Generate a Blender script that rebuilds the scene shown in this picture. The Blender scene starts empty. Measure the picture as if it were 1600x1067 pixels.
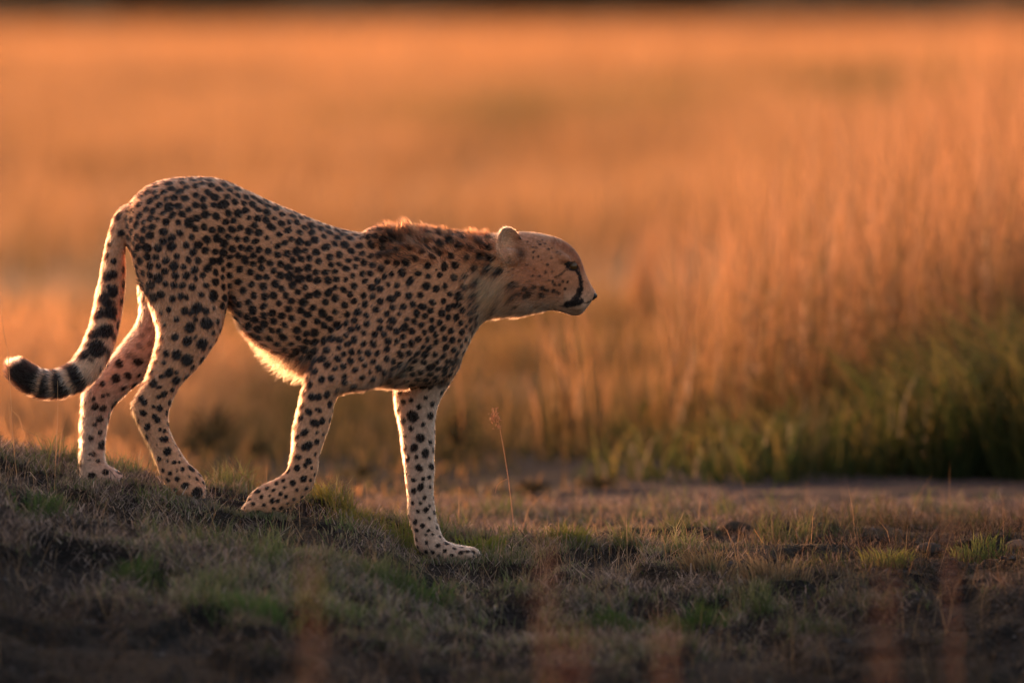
import bpy, bmesh, math, random
import numpy as np
from mathutils import Vector

SC = bpy.context.scene
COL = SC.collection
rng = np.random.default_rng(7)
random.seed(7)

# ------------------------------------------------------------------ camera
LENS, SENSOR = 400.0, 36.0
F = LENS / SENSOR * 1600.0            # focal length in photo pixels
S = 0.0016                            # metres per photo pixel at the animal
D = F * S                             # distance of the animal
HROW, ZROW = 5.0, 880.0               # horizon row, row of z = 0 at the animal
CZ = (ZROW - HROW) * S
cam = bpy.data.cameras.new('camera')
cam.lens, cam.sensor_width, cam.sensor_fit = LENS, SENSOR, 'HORIZONTAL'
cam.shift_y = -(533.5 - HROW) / 1600.0
cam.clip_start, cam.clip_end = 0.5, 8000.0
cam.dof.use_dof = True
cam.dof.focus_distance = D - 0.05
cam.dof.aperture_fstop = 2.8
camo = bpy.data.objects.new('camera', cam)
COL.objects.link(camo)
camo.location = (0, -D, CZ)
camo.rotation_euler = (math.pi / 2, 0, 0)
SC.camera = camo

# ------------------------------------------------------------------ light
SUN_EL, SUN_AZ = 3.2, 38.0            # elevation; degrees left of straight behind the animal
sd = Vector((-math.sin(math.radians(SUN_AZ)) * math.cos(math.radians(SUN_EL)),
             math.cos(math.radians(SUN_AZ)) * math.cos(math.radians(SUN_EL)),
             math.sin(math.radians(SUN_EL))))
sun = bpy.data.lights.new('sun', 'SUN')
sun.energy, sun.angle, sun.color = 2.0, math.radians(0.53), (1.0, 0.44, 0.22)
suno = bpy.data.objects.new('sun', sun)
COL.objects.link(suno)
suno.rotation_euler = (-sd).to_track_quat('-Z', 'Y').to_euler()
world = bpy.data.worlds.new('World')
SC.world = world
world.use_nodes = True
wn = world.node_tree
sky = wn.nodes.new('ShaderNodeTexSky')
sky.sky_type = 'NISHITA'
sky.sun_disc = False
sky.sun_elevation = math.radians(SUN_EL)
sky.sun_rotation = math.radians(-SUN_AZ)
sky.dust_density, sky.air_density, sky.ozone_density = 6.0, 1.0, 0.6
bg = wn.nodes['Background']
bg.inputs['Strength'].default_value = 0.15
warm = wn.nodes.new('ShaderNodeMix')          # dusty dusk air: the whole sky a little warmer
warm.data_type, warm.blend_type = 'RGBA', 'MULTIPLY'
warm.inputs[0].default_value = 1.0
warm.inputs[7].default_value = (1.02, 0.92, 0.99, 1)
wn.links.new(sky.outputs['Color'], warm.inputs[6])
wn.links.new(warm.outputs[2], bg.inputs['Color'])
SC.view_settings.view_transform = 'Standard'
SC.view_settings.look = 'None'
SC.view_settings.exposure = 2.65
SC.view_settings.gamma = 1.0
SC.view_settings.use_curve_mapping = False
SC.render.engine = 'CYCLES'
SC.cycles.use_denoising = True
SC.cycles.max_bounces = 8
SC.cycles.transmission_bounces = 6
SC.cycles.sample_clamp_indirect = 6.0
SC.cycles_curves.shape = 'RIBBONS'


# ------------------------------------------------------------------ helpers
def P(px, py, Y=0.0):
    d = D + Y
    return np.array([(px - 800.0) * d / F, Y, CZ - (py - HROW) * d / F])


def pix(p):
    d = D + p[:, 1]
    return p[:, 0] * F / d + 800.0, HROW + (CZ - p[:, 2]) * F / d


def tag(o, label=None, cat=None, group=None, kind=None):
    if label: o['label'] = label
    if cat: o['category'] = cat
    if group: o['group'] = group
    if kind: o['kind'] = kind
    return o


def mesh_obj(name, verts, faces, mat=None, parent=None, smooth=True):
    me = bpy.data.meshes.new(name)
    me.from_pydata([tuple(v) for v in verts], [], [tuple(f) for f in faces])
    me.update()
    if smooth:
        me.polygons.foreach_set('use_smooth', [True] * len(me.polygons))
    if mat: me.materials.append(mat)
    o = bpy.data.objects.new(name, me)
    COL.objects.link(o)
    if parent: o.parent = parent
    return o


def fast_mesh(name, verts, tris, mat, col=None, parent=None, smooth=False):
    """big triangle mesh straight from arrays, with a point colour attribute"""
    me = bpy.data.meshes.new(name)
    n, m = len(verts), len(tris)
    me.vertices.add(n); me.loops.add(m * 3); me.polygons.add(m)
    me.vertices.foreach_set('co', np.asarray(verts, np.float32).ravel())
    me.loops.foreach_set('vertex_index', np.asarray(tris, np.int32).ravel())
    me.polygons.foreach_set('loop_start', np.arange(0, m * 3, 3, dtype=np.int32))
    me.polygons.foreach_set('use_smooth', np.full(m, smooth))
    me.update(calc_edges=True)
    if col is not None:
        a = me.attributes.new('tint', 'FLOAT_COLOR', 'POINT')
        c = np.ones((n, 4), np.float32); c[:, :3] = col
        a.data.foreach_set('color', c.ravel())
    me.materials.append(mat)
    o = bpy.data.objects.new(name, me)
    COL.objects.link(o)
    if parent: o.parent = parent
    return o


def hash2(ix, iy, seed):
    h = (ix.astype(np.int64) * 374761393 + iy.astype(np.int64) * 668265263 + seed * 1442695041) & 0xffffffff
    h = ((h ^ (h >> 13)) * 1274126177) & 0xffffffff
    h = h ^ (h >> 16)
    return (h & 0xffff) / 65535.0


def vnoise(x, y, seed=0):
    ix, iy = np.floor(x), np.floor(y)
    fx, fy = x - ix, y - iy
    fx, fy = fx * fx * (3 - 2 * fx), fy * fy * (3 - 2 * fy)
    a, b = hash2(ix, iy, seed), hash2(ix + 1, iy, seed)
    c, d = hash2(ix, iy + 1, seed), hash2(ix + 1, iy + 1, seed)
    return (a * (1 - fx) + b * fx) * (1 - fy) + (c * (1 - fx) + d * fx) * fy


def fbm(x, y, seed=0, oct=4):
    v, a, t = 0, 0.5, 0
    for k in range(oct):
        v = v + a * vnoise(x * 2 ** k, y * 2 ** k, seed + k * 17); t += a; a *= 0.5
    return v / t


def smooth(a, b, x):
    t = np.clip((x - a) / (b - a), 0, 1)
    return t * t * (3 - 2 * t)


def new_mat(name):
    m = bpy.data.materials.new(name)
    m.use_nodes = True
    nt = m.node_tree
    nt.nodes.clear()
    out = nt.nodes.new('ShaderNodeOutputMaterial')
    return m, nt, out


def node(nt, typ, **kw):
    n = nt.nodes.new(typ)
    for k, v in kw.items():
        if hasattr(n, k): setattr(n, k, v)
        else: n.inputs[k].default_value = v
    return n


# ------------------------------------------------------------------ materials
def blade_material(name, transl=0.5, rough=0.6, spec=0.2):
    """grass: per-blade tint, thin and translucent"""
    m, nt, out = new_mat(name)
    at = node(nt, 'ShaderNodeAttribute', attribute_name='tint')
    df = node(nt, 'ShaderNodeBsdfPrincipled', Roughness=rough)
    df.inputs['Specular IOR Level'].default_value = spec
    tr = node(nt, 'ShaderNodeBsdfTranslucent')
    mx = node(nt, 'ShaderNodeMixShader'); mx.inputs[0].default_value = transl
    nt.links.new(at.outputs['Color'], df.inputs['Base Color'])
    nt.links.new(at.outputs['Color'], tr.inputs['Color'])
    nt.links.new(df.outputs[0], mx.inputs[1]); nt.links.new(tr.outputs[0], mx.inputs[2])
    nt.links.new(mx.outputs[0], out.inputs['Surface'])
    return m


MAT_TURF = blade_material('turf_blades', 0.35, 0.8, 0.04)
MAT_FIELD = blade_material('dry_field_blades', 0.6)
MAT_STRAW = blade_material('straw', 0.45)
MAT_SOIL = blade_material('crumb_soil', 0.0, 0.95, 0.1)
MAT_LEAF = blade_material('shrub_leaf', 0.35, 0.9, 0.0)


def ground_material():
    m, nt, out = new_mat('ground_soil')
    tc = node(nt, 'ShaderNodeNewGeometry')
    n1 = node(nt, 'ShaderNodeTexNoise', Scale=1.7, Detail=6.0, Roughness=0.6)
    n2 = node(nt, 'ShaderNodeTexNoise', Scale=38.0, Detail=8.0, Roughness=0.7)
    n3 = node(nt, 'ShaderNodeTexVoronoi', Scale=70.0)
    for n in (n1, n2, n3): nt.links.new(tc.outputs['Position'], n.inputs['Vector'])
    r1 = node(nt, 'ShaderNodeValToRGB')
    r1.color_ramp.elements[0].position, r1.color_ramp.elements[1].position = 0.35, 0.7
    r1.color_ramp.elements[0].color = (0.010, 0.009, 0.009, 1)
    r1.color_ramp.elements[1].color = (0.042, 0.031, 0.027, 1)
    nt.links.new(n1.outputs['Fac'], r1.inputs['Fac'])
    r2 = node(nt, 'ShaderNodeValToRGB')
    r2.color_ramp.elements[0].position, r2.color_ramp.elements[1].position = 0.4, 0.75
    r2.color_ramp.elements[0].color = (0.3, 0.3, 0.3, 1)
    r2.color_ramp.elements[1].color = (1.7, 1.5, 1.3, 1)
    nt.links.new(n2.outputs['Fac'], r2.inputs['Fac'])
    mu = node(nt, 'ShaderNodeMix', data_type='RGBA', blend_type='MULTIPLY')
    mu.inputs[0].default_value = 1.0
    nt.links.new(r1.outputs['Color'], mu.inputs[6]); nt.links.new(r2.outputs['Color'], mu.inputs[7])
    # the plain beyond the bare strip is dry litter rather than soil
    at = node(nt, 'ShaderNodeAttribute', attribute_name='tint')
    sp = node(nt, 'ShaderNodeSeparateColor')
    nt.links.new(at.outputs['Color'], sp.inputs[0])
    mud = node(nt, 'ShaderNodeMix', data_type='RGBA')
    mud.inputs[7].default_value = (0.068, 0.048, 0.050, 1)
    nt.links.new(sp.outputs[1], mud.inputs[0]); nt.links.new(mu.outputs[2], mud.inputs[6])
    fld = node(nt, 'ShaderNodeMix', data_type='RGBA')
    fld.inputs[7].default_value = (0.30, 0.17, 0.075, 1)
    nt.links.new(sp.outputs[0], fld.inputs[0]); nt.links.new(mud.outputs[2], fld.inputs[6])
    b = node(nt, 'ShaderNodeBsdfPrincipled', Roughness=0.95)
    b.inputs['Specular IOR Level'].default_value = 0.15
    nt.links.new(fld.outputs[2], b.inputs['Base Color'])
    bp = node(nt, 'ShaderNodeBump', Strength=0.9, Distance=0.02)
    ad = node(nt, 'ShaderNodeMath', operation='ADD')
    nt.links.new(n2.outputs['Fac'], ad.inputs[0]); nt.links.new(n3.outputs['Distance'], ad.inputs[1])
    nt.links.new(ad.outputs[0], bp.inputs['Height'])
    nt.links.new(bp.outputs[0], b.inputs['Normal'])
    nt.links.new(b.outputs[0], out.inputs['Surface'])
    return m


MAT_GROUND = ground_material()

# ------------------------------------------------------------------ ground
_mx = (np.array([-2600, -900, -300, 0, 130, 200, 310, 400, 520, 600, 680, 760, 900, 1250, 1600, 2400]) - 800) * S
_mz = np.array([.38, .40, .30, .232, .165, .145, .120, .102, .085, .052, .000, -.012, -.005, .0, .0, .0])


def hummock(x, y):
    """little grass-topped lumps with dark hollows between them"""
    return smooth(.40, .60, fbm(x * 8.5, y * 5.0, 9, 3))


def ground_z(x, y):
    x, y = np.asarray(x, float), np.asarray(y, float)
    base = np.interp(x, _mx, _mz)
    back = np.clip((y - 0.25) / 2.4, 0, 1)                 # the mound falls away behind the animal
    front = np.clip(-y, 0, 5)
    z = np.where(y > 0, base * (1 - smooth(0, 1, back)) - 0.02 * smooth(0, 1, back),
                 base * (1 - 0.75 * smooth(0, 6.0, front)) - 0.34 * smooth(-1.2, 6.5, front) + 0.34 * smooth(-1.2, 6.5, 0 * front))
    near = np.exp(-((y + 1.2) / 5.0) ** 2) * np.exp(-(x / 5.0) ** 4)
    z = z + near * ((fbm(x * 2.1, y * 1.6, 3) - 0.5) * 0.11 + hummock(x, y) * 0.040)
    far = smooth(8, 60, y)
    z = z + far * (fbm(x * 0.05, y * 0.03, 21) - 0.5) * 0.25
    return z


# feet flatten the ground they stand on
PADS = [(P(160, 758, .085), .12), (P(306, 789, -.08), .10), (P(408, 808, -.085), .10), (P(705, 880, .08), .13)]
def ground(x, y):
    z = ground_z(x, y)
    for p, r in PADS:
        w = np.exp(-((x - p[0]) ** 2 + (y - p[1]) ** 2) / r ** 2)
        z = z * (1 - w) + (p[2] + 0.008) * w
    return z


def graded(lo, hi, step, far, growth=1.22):
    a = list(np.arange(lo, hi + 1e-6, step))
    s, v = step, hi
    while v < far[1]:
        s *= growth; v += s; a.append(v)
    s, v = step, lo
    while v > far[0]:
        s *= growth; v -= s; a.insert(0, v)
    return np.array(a)


def build_ground():
    gx = graded(-2.3, 2.3, 0.022, (-2500, 2500))
    gy = graded(-5.5, 5.5, 0.03, (-60, 5000))
    X, Y = np.meshgrid(gx, gy)
    Z = ground(X, Y)
    n, m = X.shape
    idx = np.arange(n * m).reshape(n, m)
    a, b, c, d = idx[:-1, :-1].ravel(), idx[:-1, 1:].ravel(), idx[1:, 1:].ravel(), idx[1:, :-1].ravel()
    tris = np.concatenate([np.stack([a, b, c], 1), np.stack([a, c, d], 1)])
    x, y = X.ravel(), Y.ravel()
    wob = (fbm(x * 0.9, y * 0.5, 31) - 0.5) * 2.2
    mud = smooth(1.6, 3.2, y + wob) * (1 - smooth(6.5, 9.5, y + wob))
    mud = mud * (0.15 + 0.85 * smooth(-0.3, 0.5, x)) * (0.55 + 0.45 * fbm(x * 2.5, y * 1.2, 33))
    field = smooth(6.5, 11, y + wob)
    col = np.stack([field, mud, 0 * x], 1)
    o = fast_mesh('ground', np.stack([x, y, Z.ravel()], 1), tris, MAT_GROUND, col, smooth=True)
    tag(o, 'bare dark soil of the low mound and the plain behind it', None, kind='structure')


build_ground()


# ------------------------------------------------------------------ blades
def blades(x, y, z, h, w, lean, ang, col_root, col_tip, curl=0.35, face=None, mid=0.5):
    """arrays of tapering bent blades: five points and three triangles each"""
    n = len(x)
    fa = rng.uniform(0, 2 * np.pi, n) if face is None else face
    wx, wy = np.cos(fa) * w / 2, np.sin(fa) * w / 2
    lx, ly = np.cos(ang) * lean, np.sin(ang) * lean
    v = np.zeros((n, 5, 3), np.float32)
    v[:, 0] = np.stack([x - wx, y - wy, z], 1)
    v[:, 1] = np.stack([x + wx, y + wy, z], 1)
    mx, my, mz = x + lx * h * curl, y + ly * h * curl, z + h * 0.56
    v[:, 2] = np.stack([mx - wx * .75, my - wy * .75, mz], 1)
    v[:, 3] = np.stack([mx + wx * .75, my + wy * .75, mz], 1)
    v[:, 4] = np.stack([x + lx * h, y + ly * h, z + h * (1 - 0.28 * np.clip(lean, 0, 2))], 1)
    c = np.zeros((n, 5, 3), np.float32)
    c[:, 0] = c[:, 1] = col_root
    c[:, 2] = c[:, 3] = col_root * (1 - mid) + col_tip * mid
    c[:, 4] = col_tip
    b = (np.arange(n) * 5)[:, None]
    t = np.concatenate([b + np.array([[0, 1, 3]]), b + np.array([[0, 3, 2]]), b + np.array([[2, 3, 4]])], 1).reshape(-1, 3)
    return v.reshape(-1, 3), t, c.reshape(-1, 3)


def join(parts):
    vs, ts, cs, k = [], [], [], 0
    for v, t, c in parts:
        vs.append(v); ts.append(t + k); cs.append(c); k += len(v)
    return np.concatenate(vs), np.concatenate(ts), np.concatenate(cs)


def mixc(a, b, t):
    return np.asarray(a)[None, :] * (1 - t[:, None]) + np.asarray(b)[None, :] * t[:, None]


GREEN = (0.070, 0.112, 0.036); OLIVE = (0.170, 0.190, 0.070); STRAW = (0.44, 0.345, 0.26); BROWN = (0.125, 0.094, 0.090)


def dim_bare(x, y):
    """corner vignette and shade painted as darker colour, plus barer earth: low on the slope at the far left and over the flat to the right"""
    n = fbm(x * .9 + 4, y * .7, 57)
    return np.clip(smooth(-.5, -1.4, x + (n - .5)) * smooth(-1.2, -2.2, y + (n - .5)) + .7 * smooth(-2.0, -3.2, y + (n - .5)) + smooth(.25, 1.1, x + (n - .5) * 1.2) * smooth(3.4, 1.2, y + (n - .5) * 2) * .95, 0, 1)


def build_turf():
    parts = []
    # live short blades, in patches
    n = 520000
    x = rng.uniform(-2.0, 2.0, n); y = -4.6 + 8.4 * rng.random(n) ** 0.9
    patch = fbm(x * 2.6, y * 1.5, 41)
    bare = fbm(x * 1.1 + 7, y * 0.8, 55)
    fine = fbm(x * 9, y * 6, 43)
    dim = dim_bare(x, y)
    keep = rng.random(n) < (0.03 + 1.2 * smooth(0.36, 0.62, patch * .62 + fine * .38)) * (.04 + .80 * hummock(x, y) ** 1.4) * (1 - .80 * dim) \
        * (1 - 0.9 * smooth(1.8, 3.2, y + (bare - .5) * 2))
    for p, r in PADS:
        keep &= ((x - p[0]) ** 2 + (y - p[1]) ** 2) > (r * 0.30) ** 2
    x, y, patch, dim = x[keep], y[keep], patch[keep], dim[keep]; n = len(x)
    z = ground(x, y) - 0.003
    hh = (0.010 + 0.024 * rng.random(n) ** 1.8) * (0.6 + 0.8 * smooth(.4, .75, patch))
    tuft = smooth(.58, .70, fbm(x * 7, y * 5, 77))
    hh *= 1 + 1.9 * tuft
    t = np.clip(rng.normal(0.50, 0.3, n) - 0.45 * tuft + .25 * dim, 0, 1)
    root = mixc(GREEN, BROWN, t); tip = mixc(OLIVE, STRAW, np.clip(t + rng.normal(0, .18, n), 0, 1))
    br = rng.uniform(0.6, 1.3, n)[:, None] * (.45 + 1.1 * fbm(x * 5, y * 3.5, 47, 3))[:, None] * (1 - .75 * dim[:, None])     # blades darkened to paint in the vignette and shade
    parts.append(blades(x, y, z, hh, rng.uniform(.0016, .0036, n), rng.uniform(.1, 1.1, n), rng.uniform(0, 6.28, n), root * br, tip * br))
    # tangled dead litter
    n = 240000
    x = rng.uniform(-2.0, 2.0, n); y = -4.6 + 8.0 * rng.random(n) ** 0.9
    lit = fbm(x * 3.1 + 3, y * 1.8, 91) * .6 + fbm(x * 11, y * 8, 92) * .4
    keep = rng.random(n) < smooth(.34, .62, lit) * (.22 + .78 * hummock(x, y)) * (1 - .45 * dim_bare(x, y))
    x, y = x[keep], y[keep]; n = len(x)
    z = ground(x, y) + .022 * rng.random(n) ** 2.5
    t = rng.random(n)
    c = mixc((.100, .078, .082), (.60, .47, .40), t ** 1.8) * rng.uniform(0.5, 1.2, n)[:, None] * (1 - .78 * dim_bare(x, y)[:, None])  # litter takes the same painted shade
    parts.append(blades(x, y, z, rng.uniform(.010, .045, n), rng.uniform(.0012, .0028, n), rng.uniform(.8, 2.6, n), rng.uniform(0, 6.28, n), c * .8, c))
    # blades over and in front of the toes
    for p, r in PADS:
        n = 420
        a = rng.uniform(np.pi * 1.0, np.pi * 2.0, n); q_ = r * rng.uniform(.30, .85, n)
        x, y = p[0] + np.cos(a) * q_ * 1.1, p[1] + np.sin(a) * q_ * .75
        t = np.clip(rng.normal(.5, .3, n), 0, 1)
        parts.append(blades(x, y, ground(x, y) - .003, rng.uniform(.010, .030, n), rng.uniform(.0016, .0034, n), rng.uniform(.1, 1.0, n), rng.uniform(0, 6.28, n), mixc(GREEN, BROWN, t), mixc(OLIVE, STRAW, t)))
    # wispy dry stems standing over the turf
    n = 11000
    x = rng.uniform(-2.0, 2.0, n); y = -4.2 + 7.2 * rng.random(n)
    z = ground(x, y)
    c = mixc((.10, .07, .05), (.36, .25, .16), rng.random(n) ** .9) * (1 - .75 * dim_bare(x, y)[:, None])
    parts.append(blades(x, y, z, rng.uniform(.03, .11, n), rng.uniform(.0010, .0018, n), rng.uniform(.1, 1.3, n), rng.uniform(0, 6.28, n), c, c))
    # tall thin dry stems, scattered
    n = 260
    x = rng.uniform(-2.0, 2.0, n); y = -3.5 + 6.2 * rng.random(n)
    z = ground(x, y)
    c = mixc((.16, .10, .06), (.40, .27, .16), rng.random(n))
    parts.append(blades(x, y, z, rng.uniform(.08, .20, n), rng.uniform(.0012, .0018, n), rng.uniform(.05, .6, n), rng.uniform(0, 6.28, n), c, c))
    v, t, c = join(parts)
    o = fast_mesh('short_grass', v, t, MAT_TURF, c)
    tag(o, 'short patchy green and brown grass covering the mound', kind='stuff')


build_turf()


def build_crumbs():
    """broken earth on the bare ground: small angular crumbs"""
    n = 26000
    x = rng.uniform(-2.0, 2.0, n); y = -4.6 + 8.6 * rng.random(n) ** .9
    k = rng.random(n) < .10 + .9 * dim_bare(x, y) * smooth(.3, .6, fbm(x * 5, y * 4, 93))
    x, y = x[k], y[k]; n = len(x)
    z = ground(x, y)
    r = .003 + .011 * rng.random(n) ** 3
    oct_ = np.array([[1, 0, 0], [0, 1, 0], [-1, 0, 0], [0, -1, 0], [0, 0, .8], [0, 0, -.5]])
    v = (oct_[None] * rng.uniform(.5, 1.2, (n, 6, 1))) * r[:, None, None]
    a = rng.uniform(0, 6.28, n); ca, sa = np.cos(a)[:, None], np.sin(a)[:, None]
    v = np.stack([v[..., 0] * ca - v[..., 1] * sa, v[..., 0] * sa + v[..., 1] * ca, v[..., 2]], -1) + np.stack([x, y, z], 1)[:, None]
    f = np.array([[0, 1, 4], [1, 2, 4], [2, 3, 4], [3, 0, 4], [1, 0, 5], [2, 1, 5], [3, 2, 5], [0, 3, 5]])
    t = (np.arange(n) * 6)[:, None, None] + f[None]
    c = np.repeat(mixc((.022, .019, .020), (.13, .105, .098), rng.random(n) ** 2.2), 6, 0)
    tag(fast_mesh('soil_crumbs', v.reshape(-1, 3), t.reshape(-1, 3), MAT_SOIL, c), 'loose crumbs of dark earth over the bare ground', kind='stuff')


build_crumbs()


# ------------------------------------------------------------------ the plain behind
def frustum_points(n, d0, d1, margin=1.45, power=1.0, extra=1.0):
    d = np.sqrt(d0 ** 2 + (d1 ** 2 - d0 ** 2) * rng.random(n) ** power)
    half = 800 / F * d * margin + extra
    return rng.uniform(-1, 1, n) * half, d - D


def build_field():
    parts = []
    # nearer low grass behind the bare strip, golden on the left
    x, y = frustum_points(115000, D + 2.2, D + 22)
    k = rng.random(len(x)) < smooth(.30, .60, fbm(x * .9, y * .45, 12)) * np.maximum(smooth(6.0, 8.0, y), smooth(.25, -.35, x + (fbm(x * 2, y, 9) - .5) * .8))
    x, y = x[k], y[k]; n = len(x)
    gold = 1.5 * smooth(-.75, -1.2, x + (fbm(x, y * .5, 8) - .5) * .6) * smooth(15, 11, y)
    t = np.clip(rng.normal(.29, .20, n) + .9 * gold, 0, 1)
    hgt = rng.uniform(.05, .30, n) * (.4 + .9 * fbm(x * .8, y * .4, 5)) * (.12 + .88 * smooth(3, 13, y)) * (1 + 1.1 * gold / 1.5)
    parts.append(blades(x, y, ground(x, y), hgt, rng.uniform(.004, .009, n), rng.uniform(.1, .8, n), rng.uniform(0, 6.28, n),
                        mixc((.030, .042, .014), (.26, .145, .07), t), mixc((.085, .078, .028), (.66, .36, .17), t)))
    # dry golden grass of the plain, with greener and thinner patches
    x, y = frustum_points(200000, D + 17, 170, power=.72)
    pn = fbm(x * .42 + 3, y * .075, 14, 3)
    k = rng.random(len(x)) < .10 + .90 * smooth(.30, .58, pn)
    x, y, pn = x[k], y[k], pn[k]; n = len(x)
    dd = y + D
    dip = np.exp(-((dd - 53) / 6.5) ** 2) * smooth(.9, -.4, x)          # a browner swath across the left
    hgt = (.25 + .85 * fbm(x * .5, y * .09, 15)) * rng.uniform(.4, 1.0, n) * (.5 + .5 * smooth(40, 90, dd)) * (1 - .35 * dip)
    green = smooth(.52, .70, fbm(x * .22 + 9, y * .035, 19, 3))
    t = np.clip(rng.normal(.66, .22, n) - .85 * green - .5 * dip, 0, 1)
    parts.append(blades(x, y, ground(x, y), hgt, rng.uniform(.006, .014, n) * (dd / 70) ** .5, rng.uniform(.05, .5, n), rng.uniform(0, 6.28, n),
                        mixc((.070, .062, .026), (.24, .135, .065), t), mixc((.165, .125, .052), (.50, .28, .145), t)))
    # far plain
    x, y = frustum_points(70000, 150, 560, power=.8)
    n = len(x)
    dd = y + D
    strip = np.exp(-((dd - 178) / 26) ** 2) * smooth(.35, .6, fbm(x * .18, y * .01, 23))
    t = np.clip(rng.normal(.62, .22, n) + .8 * (fbm(x * .06, y * .012, 29) - .5) - .7 * strip, 0, 1)
    parts.append(blades(x, y, ground(x, y), rng.uniform(.3, .75, n), rng.uniform(.03, .07, n), rng.uniform(.05, .4, n), rng.uniform(0, 6.28, n),
                        mixc((.11, .075, .035), (.36, .20, .09), t), mixc((.20, .13, .06), (.58, .31, .15), t)))
    v, t, c = join(parts)
    tag(fast_mesh('dry_grass', v, t, MAT_FIELD, c), 'golden dry grass of the wide plain glowing in the low sun', kind='stuff')


build_field()


def build_stand():
    """tall grass stand on the right, green and dark at the base, golden above"""
    parts = []
    n = 130000
    x = -.35 + 5.8 * rng.random(n) ** .8; y = 6.6 + 20 * rng.random(n) ** 1.25
    edge = -.05 + .05 * (y - 6) + (fbm(y * .5, x * .3, 61) - .5) * 1.3
    cl = fbm(x * 3.0, y * .8, 62, 3)
    k = rng.random(n) < smooth(-.3, 1.9, x - edge) * (.05 + .95 * smooth(.38, .62, cl)) * .55
    x, y, cl = x[k], y[k], cl[k]; n = len(x)
    up = smooth(-1.1, 2.0, x - .3 + (fbm(x * 1.3, y * .3, 67) - .5) * .8)
    h = (.35 + .95 * up) * (.40 + 1.0 * cl) * rng.uniform(.45, 1.10, n)
    t = np.clip(rng.normal(.6, .28, n), 0, 1)
    ga = rng.normal(.3, .9, n)
    parts.append(blades(x, y, ground(x, y), h, rng.uniform(.004, .010, n), np.abs(rng.normal(.22, .20, n)), ga + 3.1 * (rng.random(n) < .35), 
                        mixc((.030, .042, .014), (.075, .058, .026), t), mixc((.20, .125, .06), (.60, .32, .18), t), mid=.30))
    # green undergrowth along its foot
    n = 60000
    x = -.1 + 4.2 * rng.random(n) ** .8; y = 5.2 + 3.8 * rng.random(n) ** 1.1 + (fbm(x * 1.6, x * 0 + 3, 68) - .5) * 1.6
    k = rng.random(n) < smooth(-.1, 1.5, x - .25 + (fbm(x * 2, y, 63) - .5) * .8) * (.25 + .75 * smooth(.35, .6, fbm(x * 3, y * 2, 64)))
    x, y = x[k], y[k]; n = len(x)
    t = rng.random(n)
    parts.append(blades(x, y, ground(x, y), rng.uniform(.08, .56, n) * (.40 + .85 * smooth(.3, 1.8, x)) * (.5 + .8 * fbm(x * 4, y * 2, 66)), rng.uniform(.006, .014, n), rng.uniform(.2, .9, n), rng.uniform(0, 6.28, n),
                        mixc((.024, .042, .015), (.055, .062, .020), t), mixc((.050, .074, .022), (.20, .145, .055), t ** 1.6)))
    v, t, c = join(parts)
    tag(fast_mesh('tall_grass', v, t, MAT_FIELD, c), 'stand of tall grass, golden on top and green at its foot', kind='stuff')


build_stand()


def build_treeline():
    m = MAT_LEAF
    n = 26000
    x = rng.uniform(-75, 75, n); y = 535 + 40 * rng.random(n)
    top = 9 + 6 * fbm(x * .07, x * 0, 71)
    low = rng.random(n) < .22                                  # bushes standing forward of the trees break the lower edge
    y = np.where(low, y - 120 * fbm(x * .16, x * 0 + 9, 73) ** 2, y)
    top = np.where(low, 3.2 * smooth(.35, .75, fbm(x * .22, x * 0 + 5, 72)), top)
    z = ground(x, y) + top * rng.random(n) ** .8
    w = rng.uniform(.5, 1.1, n)
    a, e = rng.uniform(0, 6.28, n), rng.uniform(-.9, .9, n)
    u = np.stack([np.cos(a), np.sin(a), 0 * a], 1) * w[:, None]
    v_ = np.stack([-np.sin(a) * np.sin(e), np.cos(a) * np.sin(e), np.cos(e)], 1) * w[:, None]
    p = np.stack([x, y, z], 1)
    vs = np.stack([p - u, p + u * .2 - v_, p + u, p + v_], 1).reshape(-1, 3)
    b = (np.arange(n) * 4)[:, None]
    ts = np.concatenate([b + [[0, 1, 2]], b + [[0, 2, 3]]], 1).reshape(-1, 3)
    c = np.repeat(mixc((.18, .115, .065), (.38, .22, .12), rng.random(n)), 4, 0)
    tag(fast_mesh('far_woodland', vs, ts, m, c), 'dark band of far-off trees closing the plain', kind='stuff')


build_treeline()

from mathutils.kdtree import KDTree


# ------------------------------------------------------------------ the cheetah
def catmull(st, sub=5):
    st = np.asarray(st, float)
    e = np.concatenate([[2 * st[0] - st[1]], st, [2 * st[-1] - st[-2]]])
    out = []
    for i in range(1, len(e) - 2):
        p0, p1, p2, p3 = e[i - 1], e[i], e[i + 1], e[i + 2]
        for k in range(sub):
            t = k / sub
            out.append(0.5 * (2 * p1 + (p2 - p0) * t + (2 * p0 - 5 * p1 + 4 * p2 - p3) * t * t + (3 * p1 - p0 - 3 * p2 + p3) * t ** 3))
    out.append(st[-1])
    return np.array(out)


SOLID_V, SOLID_F = [], []


def add_solid(v, f):
    k = len(SOLID_V)
    SOLID_V.extend(v); SOLID_F.extend([[i + k for i in q] for q in f])


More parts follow.
